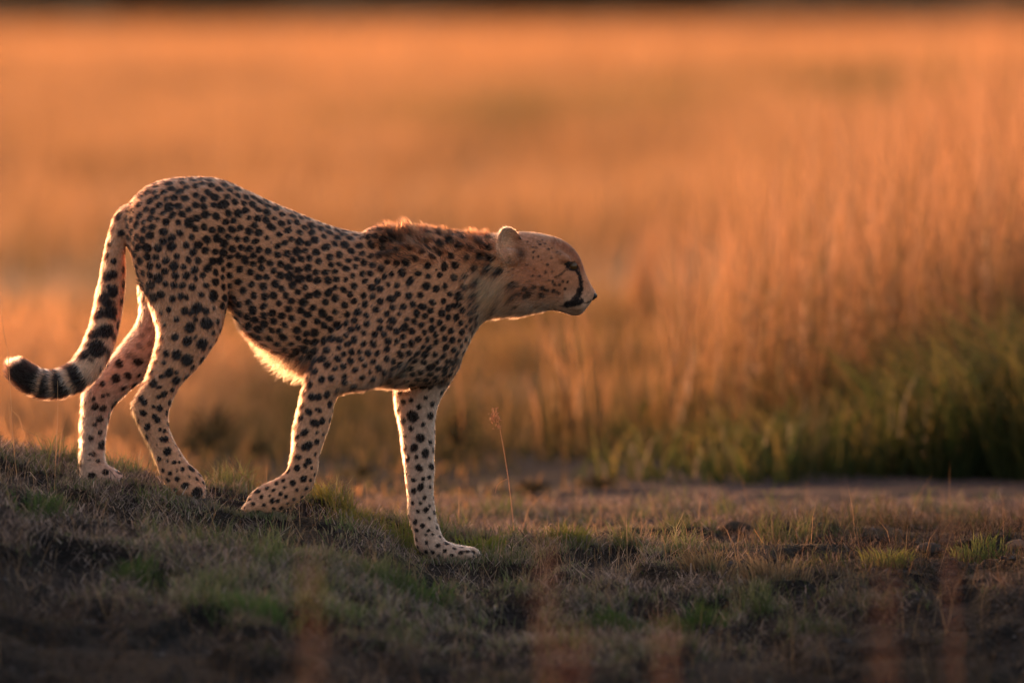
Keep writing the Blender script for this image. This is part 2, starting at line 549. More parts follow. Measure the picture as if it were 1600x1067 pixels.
def loft(st, ring=28, sub=5, exp=1.0):
    st = catmull(st, sub)
    n = len(st); vs, fs = [], []
    for ax, ay, bx, by, hw, yc in st:
        A, B = P(ax, ay, yc), P(bx, by, yc)
        c, u = (A + B) / 2, (A - B) / 2
        for k in range(ring):
            t = 2 * math.pi * k / ring
            ct, s_ = math.cos(t), math.sin(t)
            ct = math.copysign(abs(ct) ** exp, ct); s_ = math.copysign(abs(s_) ** exp, s_)
            vs.append(c + u * ct + np.array([0, max(hw, .004), 0]) * s_)
    for i in range(n - 1):
        for k in range(ring):
            a, b = i * ring + k, i * ring + (k + 1) % ring
            fs.append([a, b, b + ring, a + ring])
    for i0, rev in ((0, True), ((n - 1) * ring, False)):
        c = sum(vs[i0:i0 + ring]) / ring
        vs.append(c); ci = len(vs) - 1
        for k in range(ring):
            a, b = i0 + k, i0 + (k + 1) % ring
            fs.append([ci, b, a] if rev else [ci, a, b])
    add_solid(vs, fs)


def ellipsoid(c, r, ang=0.0, yaw=0.0, n=18):
    """r: half axes along (image direction ANG, depth, the other image direction)"""
    vs, fs = [], []
    ca, sa = math.cos(ang), math.sin(ang)
    cy, sy = math.cos(yaw), math.sin(yaw)
    m = n // 2
    for i in range(m + 1):
        th = math.pi * i / m
        for k in range(n):
            ph = 2 * math.pi * k / n
            x, y, z = r[0] * math.cos(th), r[1] * math.sin(th) * math.cos(ph), r[2] * math.sin(th) * math.sin(ph)
            x, y = x * cy - y * sy, x * sy + y * cy
            vs.append(np.array([c[0] + x * ca - z * sa, c[1] + y, c[2] + x * sa + z * ca]))
    for i in range(m):
        for k in range(n):
            a, b = i * n + k, i * n + (k + 1) % n
            fs.append([a, b, b + n, a + n])
    add_solid(vs, fs)


# torso, neck: (top edge px, bottom edge px, half width, depth)
loft([(191, 352, 206, 400, .040, 0), (206, 312, 226, 440, .078, 0), (246, 284, 266, 470, .100, 0), (296, 277, 314, 478, .104, 0),
      (345, 281, 355, 478, .094, 0), (388, 299, 386, 512, .084, 0), (432, 319, 426, 556, .088, 0), (482, 340, 472, 588, .098, 0),
      (530, 357, 522, 601, .104, 0), (575, 365, 575, 602, .106, 0), (618, 359, 626, 606, .106, 0), (656, 357, 682, 598, .098, 0),
      (694, 361, 718, 566, .084, 0), (724, 365, 738, 524, .070, 0), (755, 367, 757, 500, .062, 0), (790, 367, 790, 494, .058, 0),
      (820, 372, 820, 480, .05, 0)])
# head
loft([(778, 372, 782, 492, .050, 0), (800, 364, 804, 495, .062, 0), (825, 363, 826, 490, .068, 0), (848, 366, 847, 486, .066, 0),
      (868, 371, 864, 485, .058, 0), (886, 379, 880, 489, .047, 0), (899, 391, 892, 493, .040, 0), (908, 406, 903, 493.5, .035, 0),
      (915, 427, 911, 489, .031, 0), (924, 446, 917, 481, .026, 0), (931, 456, 924, 472, .017, 0)], ring=36)
for s_ in (-1, 1):
    ellipsoid(P(900, 472, s_ * .024), (.026, .017, .022), -.5)             # lip pads
    ellipsoid(P(878, 402, s_ * .040), (.026, .014, .012), -.55)            # brow
    ellipsoid(P(842, 440, s_ * .052), (.040, .020, .036), 0)               # cheek
    ellipsoid(P(640, 440, s_ * .075), (.105, .036, .100), -.6)             # shoulder
    ellipsoid(P(600, 380, s_ * .045), (.060, .030, .040), -.3)             # top of shoulder blade
    ellipsoid(P(575, 520, s_ * .080), (.095, .035, .075), .5)              # upper arm
    ellipsoid(P(278, 390, s_ * .075), (.115, .040, .120), -1.2)            # haunch
    ellipsoid(P(480, 480, s_ * .055), (.190, .050, .140), -.15)            # rib cage
    # ear: a shallow cup, its opening forward and outward
    c = P(797, 383, s_ * .058)
    fdir = Vector((.42, s_ * .88, .12)).normalized()
    up = Vector((-.22, s_ * .12, 1)); up = (up - fdir * up.dot(fdir)).normalized()
    sd_ = fdir.cross(up)
    vs, fs, N, M = [], [], 22, 8
    for lay in (0, 1):
        for i in range(M + 1):
            r = i / M
            for k in range(N):
                t = 2 * math.pi * k / N
                wide = .037 * (1 - .12 * math.sin(t)); tall = .047
                a, b = r * math.cos(t) * wide, r * math.sin(t) * tall
                dep = -.030 * (1 - r * r) + (.0 if lay else .010 * (1 - .35 * r))
                q = Vector(c) + sd_ * a + up * b + fdir * dep
                vs.append(np.array(q))
    L = (M + 1) * N
    for i in range(M):
        for k in range(N):
            a, b = i * N + k, i * N + (k + 1) % N
            fs.append([a, a + N, b + N, b]); fs.append([L + a, L + b, L + b + N, L + a + N])
    for k in range(N):
        a, b = M * N + k, M * N + (k + 1) % N
        fs.append([a, L + a, L + b, b])
    add_solid(vs, fs)
    ellipsoid(P(802, 402, s_ * .055), (.030, .018, .020), -.4)             # root of the ear
# near hind leg
loft([(330, 330, 222, 338, .036, -.050), (350, 390, 208, 392, .050, -.066), (357, 440, 215, 438, .052, -.074), (355, 484, 234, 478, .048, -.080),
      (342, 526, 246, 520, .042, -.084), (312, 571, 238, 562, .034, -.086), (283, 602, 222, 602, .028, -.086), (268, 634, 203.5, 631, .0235, -.085),
      (264, 662, 214, 664, .0205, -.084), (275, 692, 231, 698, .020, -.083), (294, 721, 245, 731, .022, -.082), (313, 741, 257, 756, .027, -.080),
      (322, 760, 276, 772, .028, -.080), (322, 774, 294, 779, .022, -.080), (316, 781, 305, 784, .010, -.080)])
# far hind leg
loft([(330, 400, 222, 400, .040, .050), (328, 462, 216, 448, .044, .066), (296, 528, 217, 496, .038, .080), (246, 578, 188, 540, .032, .085),
      (203, 612, 154, 580, .027, .086), (178, 638, 130, 610, .023, .086), (169, 668, 126, 652, .0205, .086), (165, 700, 124.5, 700, .020, .086),
      (166, 722, 123.5, 734, .022, .086), (178, 731, 132, 757, .027, .086), (192, 742, 168, 763, .027, .086), (199, 753, 190, 763, .014, .086)])
# near fore leg (lifting, paw bent back)
loft([(570, 400, 668, 400, .026, -.060), (545, 450, 700, 450, .034, -.076), (515, 515, 690, 520, .036, -.084), (482, 575, 590, 600, .036, -.088),
      (472, 606, 530, 614, .032, -.090), (464, 640, 520, 652, .027, -.090), (457, 678, 510, 684, .024, -.090), (454, 712, 500, 713, .021, -.090),
      (448, 734, 495, 742, .0215, -.090), (430, 748, 484, 768, .0225, -.090), (408, 758, 458, 788, .026, -.090), (391, 772, 430, 803, .027, -.090),
      (383, 785, 406, 804, .020, -.090)])
# far fore leg (planted)
loft([(722, 505, 645, 520, .036, .055), (723, 560, 628, 575, .040, .070), (708, 594, 615, 606, .036, .078), (689, 626, 616, 629, .030, .080),
      (682, 652, 621, 657, .026, .080), (680, 690, 628, 703, .0235, .080), (679, 735, 634, 751, .021, .080), (679, 783, 637.5, 800, .021, .080),
      (684, 816, 645, 831, .023, .080), (695, 842, 654, 859, .028, .080), (716, 850, 688, 882, .033, .080), (732, 853, 722, 884, .030, .080),
      (740, 862, 737, 880, .016, .080)])
# toes
for yy, px, py in ((.052, 724, 866), (.071, 733, 864), (.090, 733, 863), (.108, 724, 863)):
    ellipsoid(P(px + 2, py, yy), (.024, .0096, .0165), -.15)
for yy, px, py in ((-.112, 392, 792), (-.098, 388, 794), (-.083, 388, 794), (-.069, 392, 792)):
    ellipsoid(P(px, py, yy), (.020, .0095, .015), 3.7)
for yy, px, py in ((-.103, 308, 768), (-.088, 312, 770), (-.073, 312, 770), (-.058, 308, 766)):
    ellipsoid(P(px, py, yy), (.019, .0095, .0155), -1.0)
for yy, px, py in ((.062, 186, 754), (.078, 190, 755), (.094, 190, 755), (.110, 186, 754)):
    ellipsoid(P(px, py, yy), (.020, .0095, .015), -.25)
# tail
TAIL = np.array([(205, 325, 13), (190, 350, 16), (181, 385, 16), (177, 425, 19.5), (171, 470, 21.5), (163, 512, 22.5), (150, 550, 24), (128, 581, 23.5),
                 (98, 598, 22.5), (70, 600, 22), (46, 592, 22), (28, 577, 20), (21, 563, 13)], float)
TY = np.array([0, .0, -.005, -.012, -.02, -.03, -.038, -.045, -.05, -.05, -.05, -.05, -.05])
tst = []
for i in range(len(TAIL)):
    a, b = TAIL[max(i - 1, 0), :2], TAIL[min(i + 1, len(TAIL) - 1), :2]
    d_ = (b - a) / np.linalg.norm(b - a); nn = np.array([d_[1], -d_[0]])
    c_, r_ = TAIL[i, :2], TAIL[i, 2]
    tst.append((*(c_ + nn * r_), *(c_ - nn * r_), r_ * S * .92, TY[i]))
loft(tst)


def remeshed():
    me = bpy.data.meshes.new('rough'); me.from_pydata([tuple(v) for v in SOLID_V], [], SOLID_F); me.update()
    o = bpy.data.objects.new('rough', me); COL.objects.link(o)
    md = o.modifiers.new('r', 'REMESH'); md.mode = 'VOXEL'; md.voxel_size = 0.0034; md.use_smooth_shade = True
    ev = o.evaluated_get(bpy.context.evaluated_depsgraph_get())
    out = bpy.data.meshes.new_from_object(ev)
    bpy.data.objects.remove(o); bpy.data.meshes.remove(me)
    return out


body = remeshed()
NV = len(body.vertices)
V = np.empty(NV * 3); body.vertices.foreach_get('co', V); V = V.reshape(-1, 3)
E = np.empty(len(body.edges) * 2, np.int32); body.edges.foreach_get('vertices', E); E = E.reshape(-1, 2)
deg = np.bincount(E.ravel(), minlength=NV).astype(float)[:, None]


def lap(A, it, f=0.5, w=None):
    for _ in range(it):
        s = np.zeros_like(A)
        for k in range(A.shape[1]):
            s[:, k] = np.bincount(E[:, 0], A[E[:, 1], k], NV) + np.bincount(E[:, 1], A[E[:, 0], k], NV)
        d_ = s / deg - A
        A = A + d_ * (f if w is None else f * w)
    return A


u0, v0 = pix(V)
# broad joints blend, head, ears and toes keep their relief
soft = np.where((u0 > 770) | (v0 > 725), .06, 1.0)
soft = np.where(((v0 > 838) & (u0 > 690)) | ((v0 > 780) & (u0 < 408)), .02, soft)[:, None]
soft = np.clip(lap(soft, 8), .02, 1)
V = lap(V, 2, .5)
V = lap(V, 46, .5, soft)
# eye sockets, the hollow before the cheek and the crease behind the lip pads
NR0 = np.empty(NV * 3); body.vertices.foreach_get('normal', NR0); NR0 = NR0.reshape(-1, 3)
u0, v0 = pix(V)
side = smooth(.012, .028, np.abs(V[:, 1]))
g2 = lambda a, b, sa, sb: np.exp(-((u0 - a) / sa) ** 2 - ((v0 - b) / sb) ** 2)
push = -.0065 * g2(894, 417, 9, 6) + .0035 * g2(888, 405, 12, 5) - .004 * g2(878, 446, 7, 22) + .003 * g2(898, 470, 10, 8) - .003 * g2(820, 420, 10, 26) \
    - .0045 * np.exp(-((u0 - 352) / 7.0) ** 2) * smooth(360, 420, v0) * (1 - smooth(475, 490, v0))
V = V + np.stack([0 * u0, np.sign(V[:, 1]) * push * side, 0 * u0], 1)
V = V + NR0 * ((fbm(u0 / 22, v0 / 22 + V[:, 1] * 60, 7, 3) - .5) * .0045 * (u0 < 770))[:, None]
body.vertices.foreach_set('co', V.ravel()); body.update()
NRM = np.empty(NV * 3); body.vertices.foreach_get('normal', NRM); NRM = NRM.reshape(-1, 3)

# ---- which way the coat lies
FL = []
def fl(pts, y0, y1=None):
    for i in range(len(pts) - 1):
        FL.append((P(*pts[i], y0), P(*pts[i + 1], y0 if y1 is None else y1)))
fl([(928, 462), (880, 430), (800, 420), (700, 440), (580, 470), (440, 420), (270, 370), (215, 350)], 0)
fl([(270, 380), (290, 500), (215, 630), (245, 680), (300, 770)], -.085)
fl([(270, 400), (250, 540), (148, 605), (145, 700), (195, 755)], .085)
fl([(620, 450), (520, 590), (478, 720), (390, 790)], -.09)
fl([(680, 500), (652, 620), (658, 790), (740, 870)], .08)
for i in range(len(TAIL) - 1):
    FL.append((P(*TAIL[i, :2], TY[i]), P(*TAIL[i + 1, :2], TY[i + 1])))
NT = len(TAIL) - 1
FA = np.array([a for a, b in FL]); FB = np.array([b for a, b in FL])
tail_s = np.concatenate([[0], np.cumsum(np.linalg.norm(np.diff(TAIL[:, :2], axis=0), axis=1))])


def nearest_flow(Q):
    best = np.full(len(Q), 1e9); idx = np.zeros(len(Q), int); par = np.zeros(len(Q))
    for i in range(len(FA)):
        ab = FB[i] - FA[i]
        t = np.clip(((Q - FA[i]) @ ab) / (ab @ ab), 0, 1)
        d_ = np.linalg.norm(Q - FA[i] - t[:, None] * ab, axis=1) / (1.9 if i < 7 else 1.0)
        k = d_ < best
        best[k], idx[k], par[k] = d_[k], i, t[k]
    d_ = (FB - FA); d_ /= np.linalg.norm(d_, axis=1)[:, None]
    return idx, par, d_


# ---- spots
def zz(lst, ox, oy, k, y):
    return [(ox + a / k, oy + b / k, r / k, y) for a, b, r in lst]


TRACED = []
TRACED += zz([(905, 290, 32), (990, 290, 20), (835, 310, 16), (845, 375, 13), (940, 400, 25), (890, 440, 20), (855, 480, 18), (968, 475, 22), (920, 535, 20), (990, 400, 12),
              (985, 570, 12), (920, 635, 20), (885, 655, 15), (955, 600, 12), (990, 640, 10), (960, 670, 12), (935, 710, 9), (965, 730, 14), (988, 715, 9), (985, 775, 9), (875, 215, 12), (965, 200, 14),
              (980, 830, 9), (1000, 850, 8), (960, 850, 7)], 360, 560, 3.1375, 'far_fore')
TRACED += zz([(390, 195, 20), (430, 195, 20), (485, 185, 20), (435, 95, 18), (487, 85, 18), (548, 85, 16), (372, 272, 18), (448, 262, 14), (408, 260, 8), (498, 232, 18), (412, 328, 22), (462, 318, 18),
              (350, 355, 20), (320, 370, 12), (435, 368, 9), (468, 380, 10), (390, 438, 24), (437, 415, 16), (345, 442, 12), (315, 430, 10), (427, 480, 9), (318, 528, 18), (354, 514, 14), (394, 515, 18),
              (408, 545, 9), (298, 602, 16), (370, 602, 18), (405, 605, 9), (335, 650, 10), (258, 655, 12), (215, 690, 14), (285, 685, 12), (185, 660, 7), (245, 705, 10), (550, 130, 18), (625, 65, 16),
              (655, 105, 16), (695, 75, 10)], 360, 560, 3.1375, 'near')
TRACED += zz([(640, 150, 28), (755, 105, 28), (820, 150, 30), (695, 100, 15), (880, 20, 36), (560, 245, 22), (585, 295, 24), (740, 240, 22), (695, 260, 16), (690, 200, 16), (710, 335, 24), (665, 320, 14),
              (660, 385, 20), (695, 410, 20), (710, 470, 14), (735, 455, 14), (745, 505, 20), (710, 520, 18), (760, 580, 28), (730, 645, 10), (800, 655, 16), (838, 650, 10), (850, 700, 16), (800, 705, 9),
              (660, 565, 7), (860, 810, 24), (895, 740, 10), (838, 605, 7), (940, 880, 42)], 80, 560, 4.103, 'near')
TRACED += zz([(410, 135, 26), (510, 125, 24), (582, 120, 15), (475, 205, 20), (260, 245, 15), (330, 238, 14), (382, 242, 14), (280, 310, 26), (345, 330, 22), (325, 395, 26), (280, 432, 16), (325, 490, 20),
              (262, 520, 20), (280, 605, 18), (315, 640, 14), (230, 600, 9), (230, 640, 8), (320, 150, 22), (575, 30, 28), (205, 580, 6)], 80, 560, 4.103, 'far_hind')
TRACED += zz([(965, 200, 40), (850, 260, 42), (735, 305, 30), (910, 305, 28), (650, 220, 28), (620, 290, 24), (710, 180, 28), (775, 185, 20), (880, 165, 22), (678, 345, 22), (780, 325, 16), (835, 360, 22),
              (965, 280, 14), (920, 395, 48), (775, 415, 40), (995, 380, 20), (665, 460, 32), (770, 515, 36), (890, 530, 44), (835, 485, 14), (605, 575, 28), (530, 630, 20), (690, 605, 36), (780, 645, 44),
              (900, 570, 20), (820, 700, 20), (575, 730, 20), (645, 735, 30), (710, 730, 18), (515, 790, 28), (710, 790, 32), (595, 385, 14)], 120, 420, 4.447, 'near')
TRACED += zz([(520, 345, 28), (440, 450, 20), (495, 525, 20), (350, 590, 28), (390, 605, 26), (440, 655, 28), (265, 770, 34)], 120, 420, 4.447, 'far_hind')
TRACED += zz([(485, 495, 26), (590, 470, 44), (640, 360, 40), (545, 370, 30), (580, 255, 30), (675, 240, 34), (600, 150, 30), (625, 190, 26), (685, 120, 28), (650, 95, 16), (625, 30, 26), (685, 20, 22)],
             0, 420, 3.81, 'tail')
HEADSPOTS = zz([(520, 315, 9), (555, 332, 7), (640, 330, 8), (670, 320, 7), (655, 352, 9), (690, 346, 7), (620, 376, 8), (590, 368, 6), (715, 386, 8), (742, 376, 6), (760, 402, 7), (705, 490, 8),
                 (640, 432, 7), (600, 402, 7), (575, 440, 7), (665, 462, 6), (735, 440, 6), (790, 420, 6), (575, 568, 8), (622, 575, 8), (742, 640, 10), (790, 656, 9), (816, 630, 8),
                 (750, 700, 13), (660, 725, 13), (525, 682, 13), (480, 722, 12), (435, 746, 12), (455, 810, 11), (440, 655, 18), (590, 670, 14), (670, 686, 15), (550, 716, 18), (520, 752, 14), (780, 720, 9),
                 (830, 690, 8), (600, 520, 7), (545, 500, 7), (850, 640, 7), (800, 590, 7), (720, 600, 7)], 700, 300, 4.447, 'near')
TRACED += HEADSPOTS
TRACED += [(a, b, r, 'far_head') for a, b, r, _ in HEADSPOTS]
VU, VV = pix(V)
SPOT_P, SPOT_R = [], []
for px, py, r, where in TRACED:
    k = (np.abs(VU - px) < 4) & (np.abs(VV - py) < 4)
    if where in ('far_fore', 'far_hind'): k &= V[:, 1] > .035
    elif where == 'near': k &= V[:, 1] < -.03
    if where == 'far_head': k &= V[:, 1] > .01
    ids = np.nonzero(k)[0]
    if len(ids) == 0: continue
    q = V[ids[np.argmin(V[ids, 1] * (-1 if where == 'far_head' else 1))]]
    SPOT_P.append(q); SPOT_R.append(r * S * (1.30 if (px > 795 or where == 'tail') else 1.04))


def spot_size(u, v, y):
    """radius and spacing (px) by place on the coat"""
    r = np.full(len(u), 6.5); sp = np.full(len(u), 12.4)
    def put(k, a, b): r[k] = a; sp[k] = b
    put((u > 520) & (v > 400), 5.8, 12.0)
    put((u < 340) & (v < 470), 6.7, 12.9)
    put((u > 625) & (v < 470), 6.2, 15.5)
    put((u > 790), 1.9, 8.0)
    put((u > 872), 1.0, 6.0)
    put((v > 470) & (u < 345), 5.6, 15.5)
    put((v > 612) & (u > 440), 5.2, 15.5)
    put((v > 735), 3.8, 11.0)
    put((u < 196), 7.0, 19.0)
    return r, sp


def poisson():
    acc, rad = list(SPOT_P), list(SPOT_R)
    spc = [r * 2.0 + .006 for r in rad]
    order = rng.permutation(NV)
    u, v, y = VU[order], VV[order], V[order, 1]
    r, sp = spot_size(u, v, y)
    r = r * np.exp(rng.normal(0, .13, len(order)))
    sp = sp * (.60 + .40 * r / spot_size(u, v, y)[0])
    A = np.zeros((6000, 3)); SPC = np.zeros(6000); m = len(acc)
    A[:m] = acc; SPC[:m] = spc
    for j, i in enumerate(order):
        if u[j] < 178 and v[j] > 430 and V[i, 1] < .03: continue    # the tail is traced
        if u[j] > 803: continue
        if 768 < u[j] < 826 and v[j] < 415: continue                  # ears and the paler ruff carry their own marks
        if 748 < u[j] < 800 and v[j] > 425: continue
        d_ = np.linalg.norm(A[:m] - V[i], axis=1)
        need = np.where(np.arange(m) < len(SPOT_P), np.maximum(SPC[:m], 0) * .5 + r[j] * S + .004, .5 * (SPC[:m] + sp[j] * S))
        if (d_ > need).all():
            A[m] = V[i]; SPC[m] = sp[j] * S; rad.append(r[j] * S); m += 1
            if m >= 6000: break
    return A[:m].copy(), np.array(rad)


SP, SR = poisson()
KDV = KDTree(NV)
for i, p in enumerate(V): KDV.insert(p, i)
KDV.balance()
for it in range(6):                                   # even the spots out over the skin
    D2 = SP[:, None] - SP[None]
    dist = np.sqrt((D2 ** 2).sum(2)) + 1e-6
    uu, vv_ = pix(SP)
    reach = spot_size(uu, vv_, 0)[1] * S * 1.45
    R_ = .5 * (reach[:, None] + reach[None])
    w = np.clip(1 - dist / R_, 0, None) ** 1.5 * (dist > 1e-5)
    mv = (D2 / dist[..., None] * w[..., None]).sum(1) * (reach * .28)[:, None]
    mv[:len(SPOT_P)] = 0
    for i in range(len(SPOT_P), len(SP)):
        SP[i] = KDV.find(SP[i] + mv[i])[0]
# small flecks between the spots
fi = rng.permutation(NV)[:700]
fi = fi[(VU[fi] > 205) & (VU[fi] < 700) & (VV[fi] < 560)]
SP = np.concatenate([SP, V[fi]]); SR = np.concatenate([SR, np.full(len(fi), 1.7 * S)])
AX = rng.normal(size=SP.shape); AX[:, 0] += -.7; AX[:, 2] += -.5; AX /= np.linalg.norm(AX, axis=1)[:, None]
EL = rng.uniform(1.0, 1.5, len(SP)); EL[pix(SP)[0] > 795] = 1.08
KD = KDTree(len(SP))
for i, p in enumerate(SP): KD.insert(p, i)
KD.balance()


def spot_field(Q, q0=None):
    K = 6
    idx = np.zeros((len(Q), K), int)
    for i, p in enumerate(Q):
        f_ = KD.find_n(p, K)
        idx[i] = [t[1] for t in f_]
    d_ = Q[:, None] - SP[idx]
    al = (d_ * AX[idx]).sum(2)
    perp2 = np.maximum((d_ ** 2).sum(2) - al ** 2, 0)
    el = EL[idx]
    dd = np.sqrt(al ** 2 / el + perp2 * el) / SR[idx]
    ang = np.sin(d_[..., 0] * 520 + idx) * np.sin(d_[..., 2] * 470 + idx * 1.7) * .12
    return (dd * (1 + ang)).min(1)


def seg_dist(u, v, pts):
    best = np.full(len(u), 1e9)
    for (a, b), (c, d_) in zip(pts[:-1], pts[1:]):
        L2 = (c - a) ** 2 + (d_ - b) ** 2 + 1e-9
        t = np.clip(((u - a) * (c - a) + (v - b) * (d_ - b)) / L2, 0, 1)
        best = np.minimum(best, np.hypot(u - a - t * (c - a), v - b - t * (d_ - b)))
    return best


MARKS = [([(894, 416), (900, 421), (905, 430), (908, 441), (908, 452), (905, 463), (898, 471), (888, 476)], 3.3, 1),
         ([(906, 452), (900, 466), (890, 475)], 4.6, .95),
         ([(886, 476), (896, 474), (907, 471)], 5.2, 1), ([(883, 413), (889, 410.5), (897, 411), (903, 417)], 2.2, 1), ([(886, 417), (893, 421), (901, 421)], 2.2, 1), ([(887, 414), (894, 417), (901, 420)], 4.2, .95), ([(912, 473), (918, 473), (923, 470)], 1.3, .9), ([(884, 479), (877, 478)], 1.6, .7),
         ([(890, 419), (882, 424), (874, 430), (867, 433)], 1.5, .7), ([(830, 439), (822, 440)], 1.6, .5),
         ([(798, 447), (807, 446)], 4.0, .9), ([(772, 487), (775, 482)], 4.4, .8), ([(777, 478), (781, 466), (784, 456)], 2.4, .6),
         ([(744, 500), (743, 488), (741, 478)], 2.6, .8), ([(744, 462), (747, 456)], 5.0, .85), ([(758, 428), (757, 427)], 2.6, .6), ([(748, 440), (752, 436)], 3.0, .6), ([(708, 478), (718, 476)], 4.4, 1), ([(716, 466), (717, 460)], 5.5, 1),
         ([(818, 453), (821, 452)], 2.6, .9), ([(821, 464), (828, 460)], 4.0, .9), ([(830, 451), (836, 450)], 2.0, .8), ([(848, 453), (857, 454)], 2.3, .9), ([(845, 463), (850, 463)], 2.6, .8),
         ([(866, 444), (868, 446)], 2.0, .8), ([(869, 457), (870, 456)], 2.0, .8), ([(804, 462), (808, 460)], 3.4, .8), ([(797, 467), (798, 470)], 3.0, .7), ([(803, 482), (803, 482)], 3.2, .7),
         ([(852, 427), (853, 425)], 2.0, .7), ([(862, 425), (863, 424)], 2.0, .6),
         ([(724, 861.5), (733, 860.5), (742, 863)], 1.5, .8), ([(716, 874), (727, 877)], 1.3, .6), ([(446, 800), (425, 807), (402, 806)], 5.0, .8), ([(310, 772), (303, 783)], 6.0, .8), ([(694, 596), (676, 600), (650, 603), (635, 609)], 3.6, .8), ([(705, 565), (716, 563)], 5.0, .95), ([(688, 601), (696, 597)], 6.0, .8)]


def coat(Q, N):
    """albedo of the coat at points Q with normals N"""
    u, v = pix(Q); y = Q[:, 1]
    idx, par, _ = nearest_flow(Q)
    tan = np.array([.54, .232, .120]); deep = np.array([.41, .165, .083]); pale = np.array([.63, .425, .30])
    c = np.repeat(tan[None], len(Q), 0)
    backness = smooth(.1, .9, N[:, 2]) * (v < 420)
    c = c + (deep - tan) * (.8 * backness)[:, None]
    p = .22 * smooth(-.15, -.75, N[:, 2]) * smooth(470, 520, v)
    legs = np.maximum(smooth(560, 700, v) * .14, 0)
    p = np.maximum(p, legs)
    inner = (y > .03) & (v > 430) & (N[:, 1] < .1) & ((u < 260) | ((u > 600) & (v > 600)))
    c = np.where(inner[:, None], c * .25 + .75 * np.array([.42, .31, .255]), c)
    head_low = (u > 735) * smooth(452, 488, v + (u > 880) * 12)
    p = np.maximum(p, (.35 + .4 * smooth(790, 850, u)) * head_low)
    p = np.maximum(p, .55 * np.exp(-((u - 660) / 45) ** 2 - ((v - 575) / 26) ** 2))
    p = np.maximum(p, .35 * np.exp(-((u - 768) / 30) ** 2 - ((v - 440) / 28) ** 2))
    tailk = idx >= len(FA) - NT
    p = np.where(tailk, np.maximum(p, .06 + .45 * smooth(470, 570, v)), p)
    p = np.maximum(p, .45 * np.exp(-((u - 790) / 14) ** 2 - ((v - 368) / 22) ** 2))
    c = c * (1 - p[:, None]) + pale * p[:, None]
    # ticking of the coat: strands of lighter and darker hair
    tick = fbm(u / 6.5 + y * 90, v / 2.6, 61, 3) * .5 + fbm(u / 2.4, v / 2.4 + y * 120, 62, 2) * .5
    c = c * (1 + 1.15 * (tick - .5))[:, None]
    sf = spot_field(Q)
    soft = .16
    m = 1 - smooth(1 - soft, 1 + soft, sf)
    m = m * (1 - .45 * ((y > .03) & (v > 480) & (v < 560) & (u < 260)))
    m = np.where((u > 893) & (v > 425), 0, m)
    m = m * np.where(u > 800, .9, 1)
    ragged = (fbm(Q[:, 0] * 320 + Q[:, 1] * 150, Q[:, 2] * 320, 88, 2) - .5) * 1.1 + rng.normal(0, .16, len(Q))
    for pts, w, a in MARKS:
        d_ = seg_dist(u, v, pts) + ragged * min(w, 3.2)
        m = np.maximum(m, a * (1 - smooth(w * .75, w * 1.25, d_)) * (np.abs(y) > .004))
    # ear: dark behind and at the root
    m = np.maximum(m, .85 * np.exp(-((u - 814) / 9) ** 2 - ((v - 397) / 12) ** 2))
    m = np.maximum(m, .65 * np.exp(-((u - 796) / 4) ** 2 - ((v - 407) / 7) ** 2))
    # tail rings
    ts = np.where(tailk, tail_s[np.clip(idx - (len(FA) - NT), 0, NT - 1)] + par * np.diff(tail_s)[np.clip(idx - (len(FA) - NT), 0, NT - 1)], -1)
    base = tail_s[7]
    for a, b in ((base + 2, base + 22), (base + 32, base + 49), (base + 55, base + 69), (base + 74, base + 121)):
        wv = 2.0 * np.sin(Q[:, 1] * 160)
        m = np.maximum(m, smooth(a - 2.5, a + 2.5, ts + wv) * (1 - smooth(b - 2.5, b + 2.5, ts + wv)))
    for a, b in ((base - 24, base - 8), (base - 50, base - 38), (base - 76, base - 66), (base - 101, base - 92), (base - 124, base - 116)):
        broken = smooth(.40, .52, vnoise(Q[:, 1] * 70 + a, Q[:, 0] * 30 + Q[:, 2] * 30, 51))
        m = np.maximum(m, .95 * broken * smooth(a - 2.5, a + 2.5, ts + wv) * (1 - smooth(b - 2.5, b + 2.5, ts + wv)))
    # brow and bridge of the nose: shadow painted in as a brown tint
    br_ = .85 * np.exp(-(seg_dist(u, v, [(868, 376), (888, 388), (902, 402), (909, 418)]) / 8.5) ** 2)
    c = c * (1 - br_[:, None] * np.array([.45, .62, .68]))
    face = smooth(795, 812, u)
    c = c * (1 - face[:, None] * np.array([.18, .27, .30]))
    ck = .45 * np.exp(-((u - 835) / 34) ** 2 - ((v - 425) / 20) ** 2)
    c = c * (1 - ck[:, None] * np.array([.15, .40, .50]))
    crease = .35 * np.exp(-((u - 352 - (v - 400) * .04) / 6.0) ** 2) * smooth(375, 420, v) * (1 - smooth(470, 485, v))
    dark = np.array([.011, .0055, .0045])
    c = c * (1 - m[:, None]) + dark * m[:, None]
    return c, m


vc, vm = coat(V, NRM)
at = body.attributes.new('coat', 'FLOAT_COLOR', 'POINT')
buf = np.ones((NV, 4), np.float32); buf[:, :3] = vc; at.data.foreach_set('color', buf.ravel())


def coat_material():
    m, nt, out = new_mat('cheetah_coat')
    a = node(nt, 'ShaderNodeAttribute', attribute_name='coat')
    g = node(nt, 'ShaderNodeNewGeometry')
    nz = node(nt, 'ShaderNodeTexNoise', Scale=420.0, Detail=3.0)
    nt.links.new(g.outputs['Position'], nz.inputs['Vector'])
    b = node(nt, 'ShaderNodeBsdfPrincipled', Roughness=.85)
    b.inputs['Specular IOR Level'].default_value = .15
    b.inputs['Sheen Weight'].default_value = .15
    nt.links.new(a.outputs['Color'], b.inputs['Base Color'])
    bp = node(nt, 'ShaderNodeBump', Strength=.5, Distance=.002)
    nt.links.new(nz.outputs['Fac'], bp.inputs['Height']); nt.links.new(bp.outputs[0], b.inputs['Normal'])
    nt.links.new(b.outputs[0], out.inputs['Surface'])
    return m


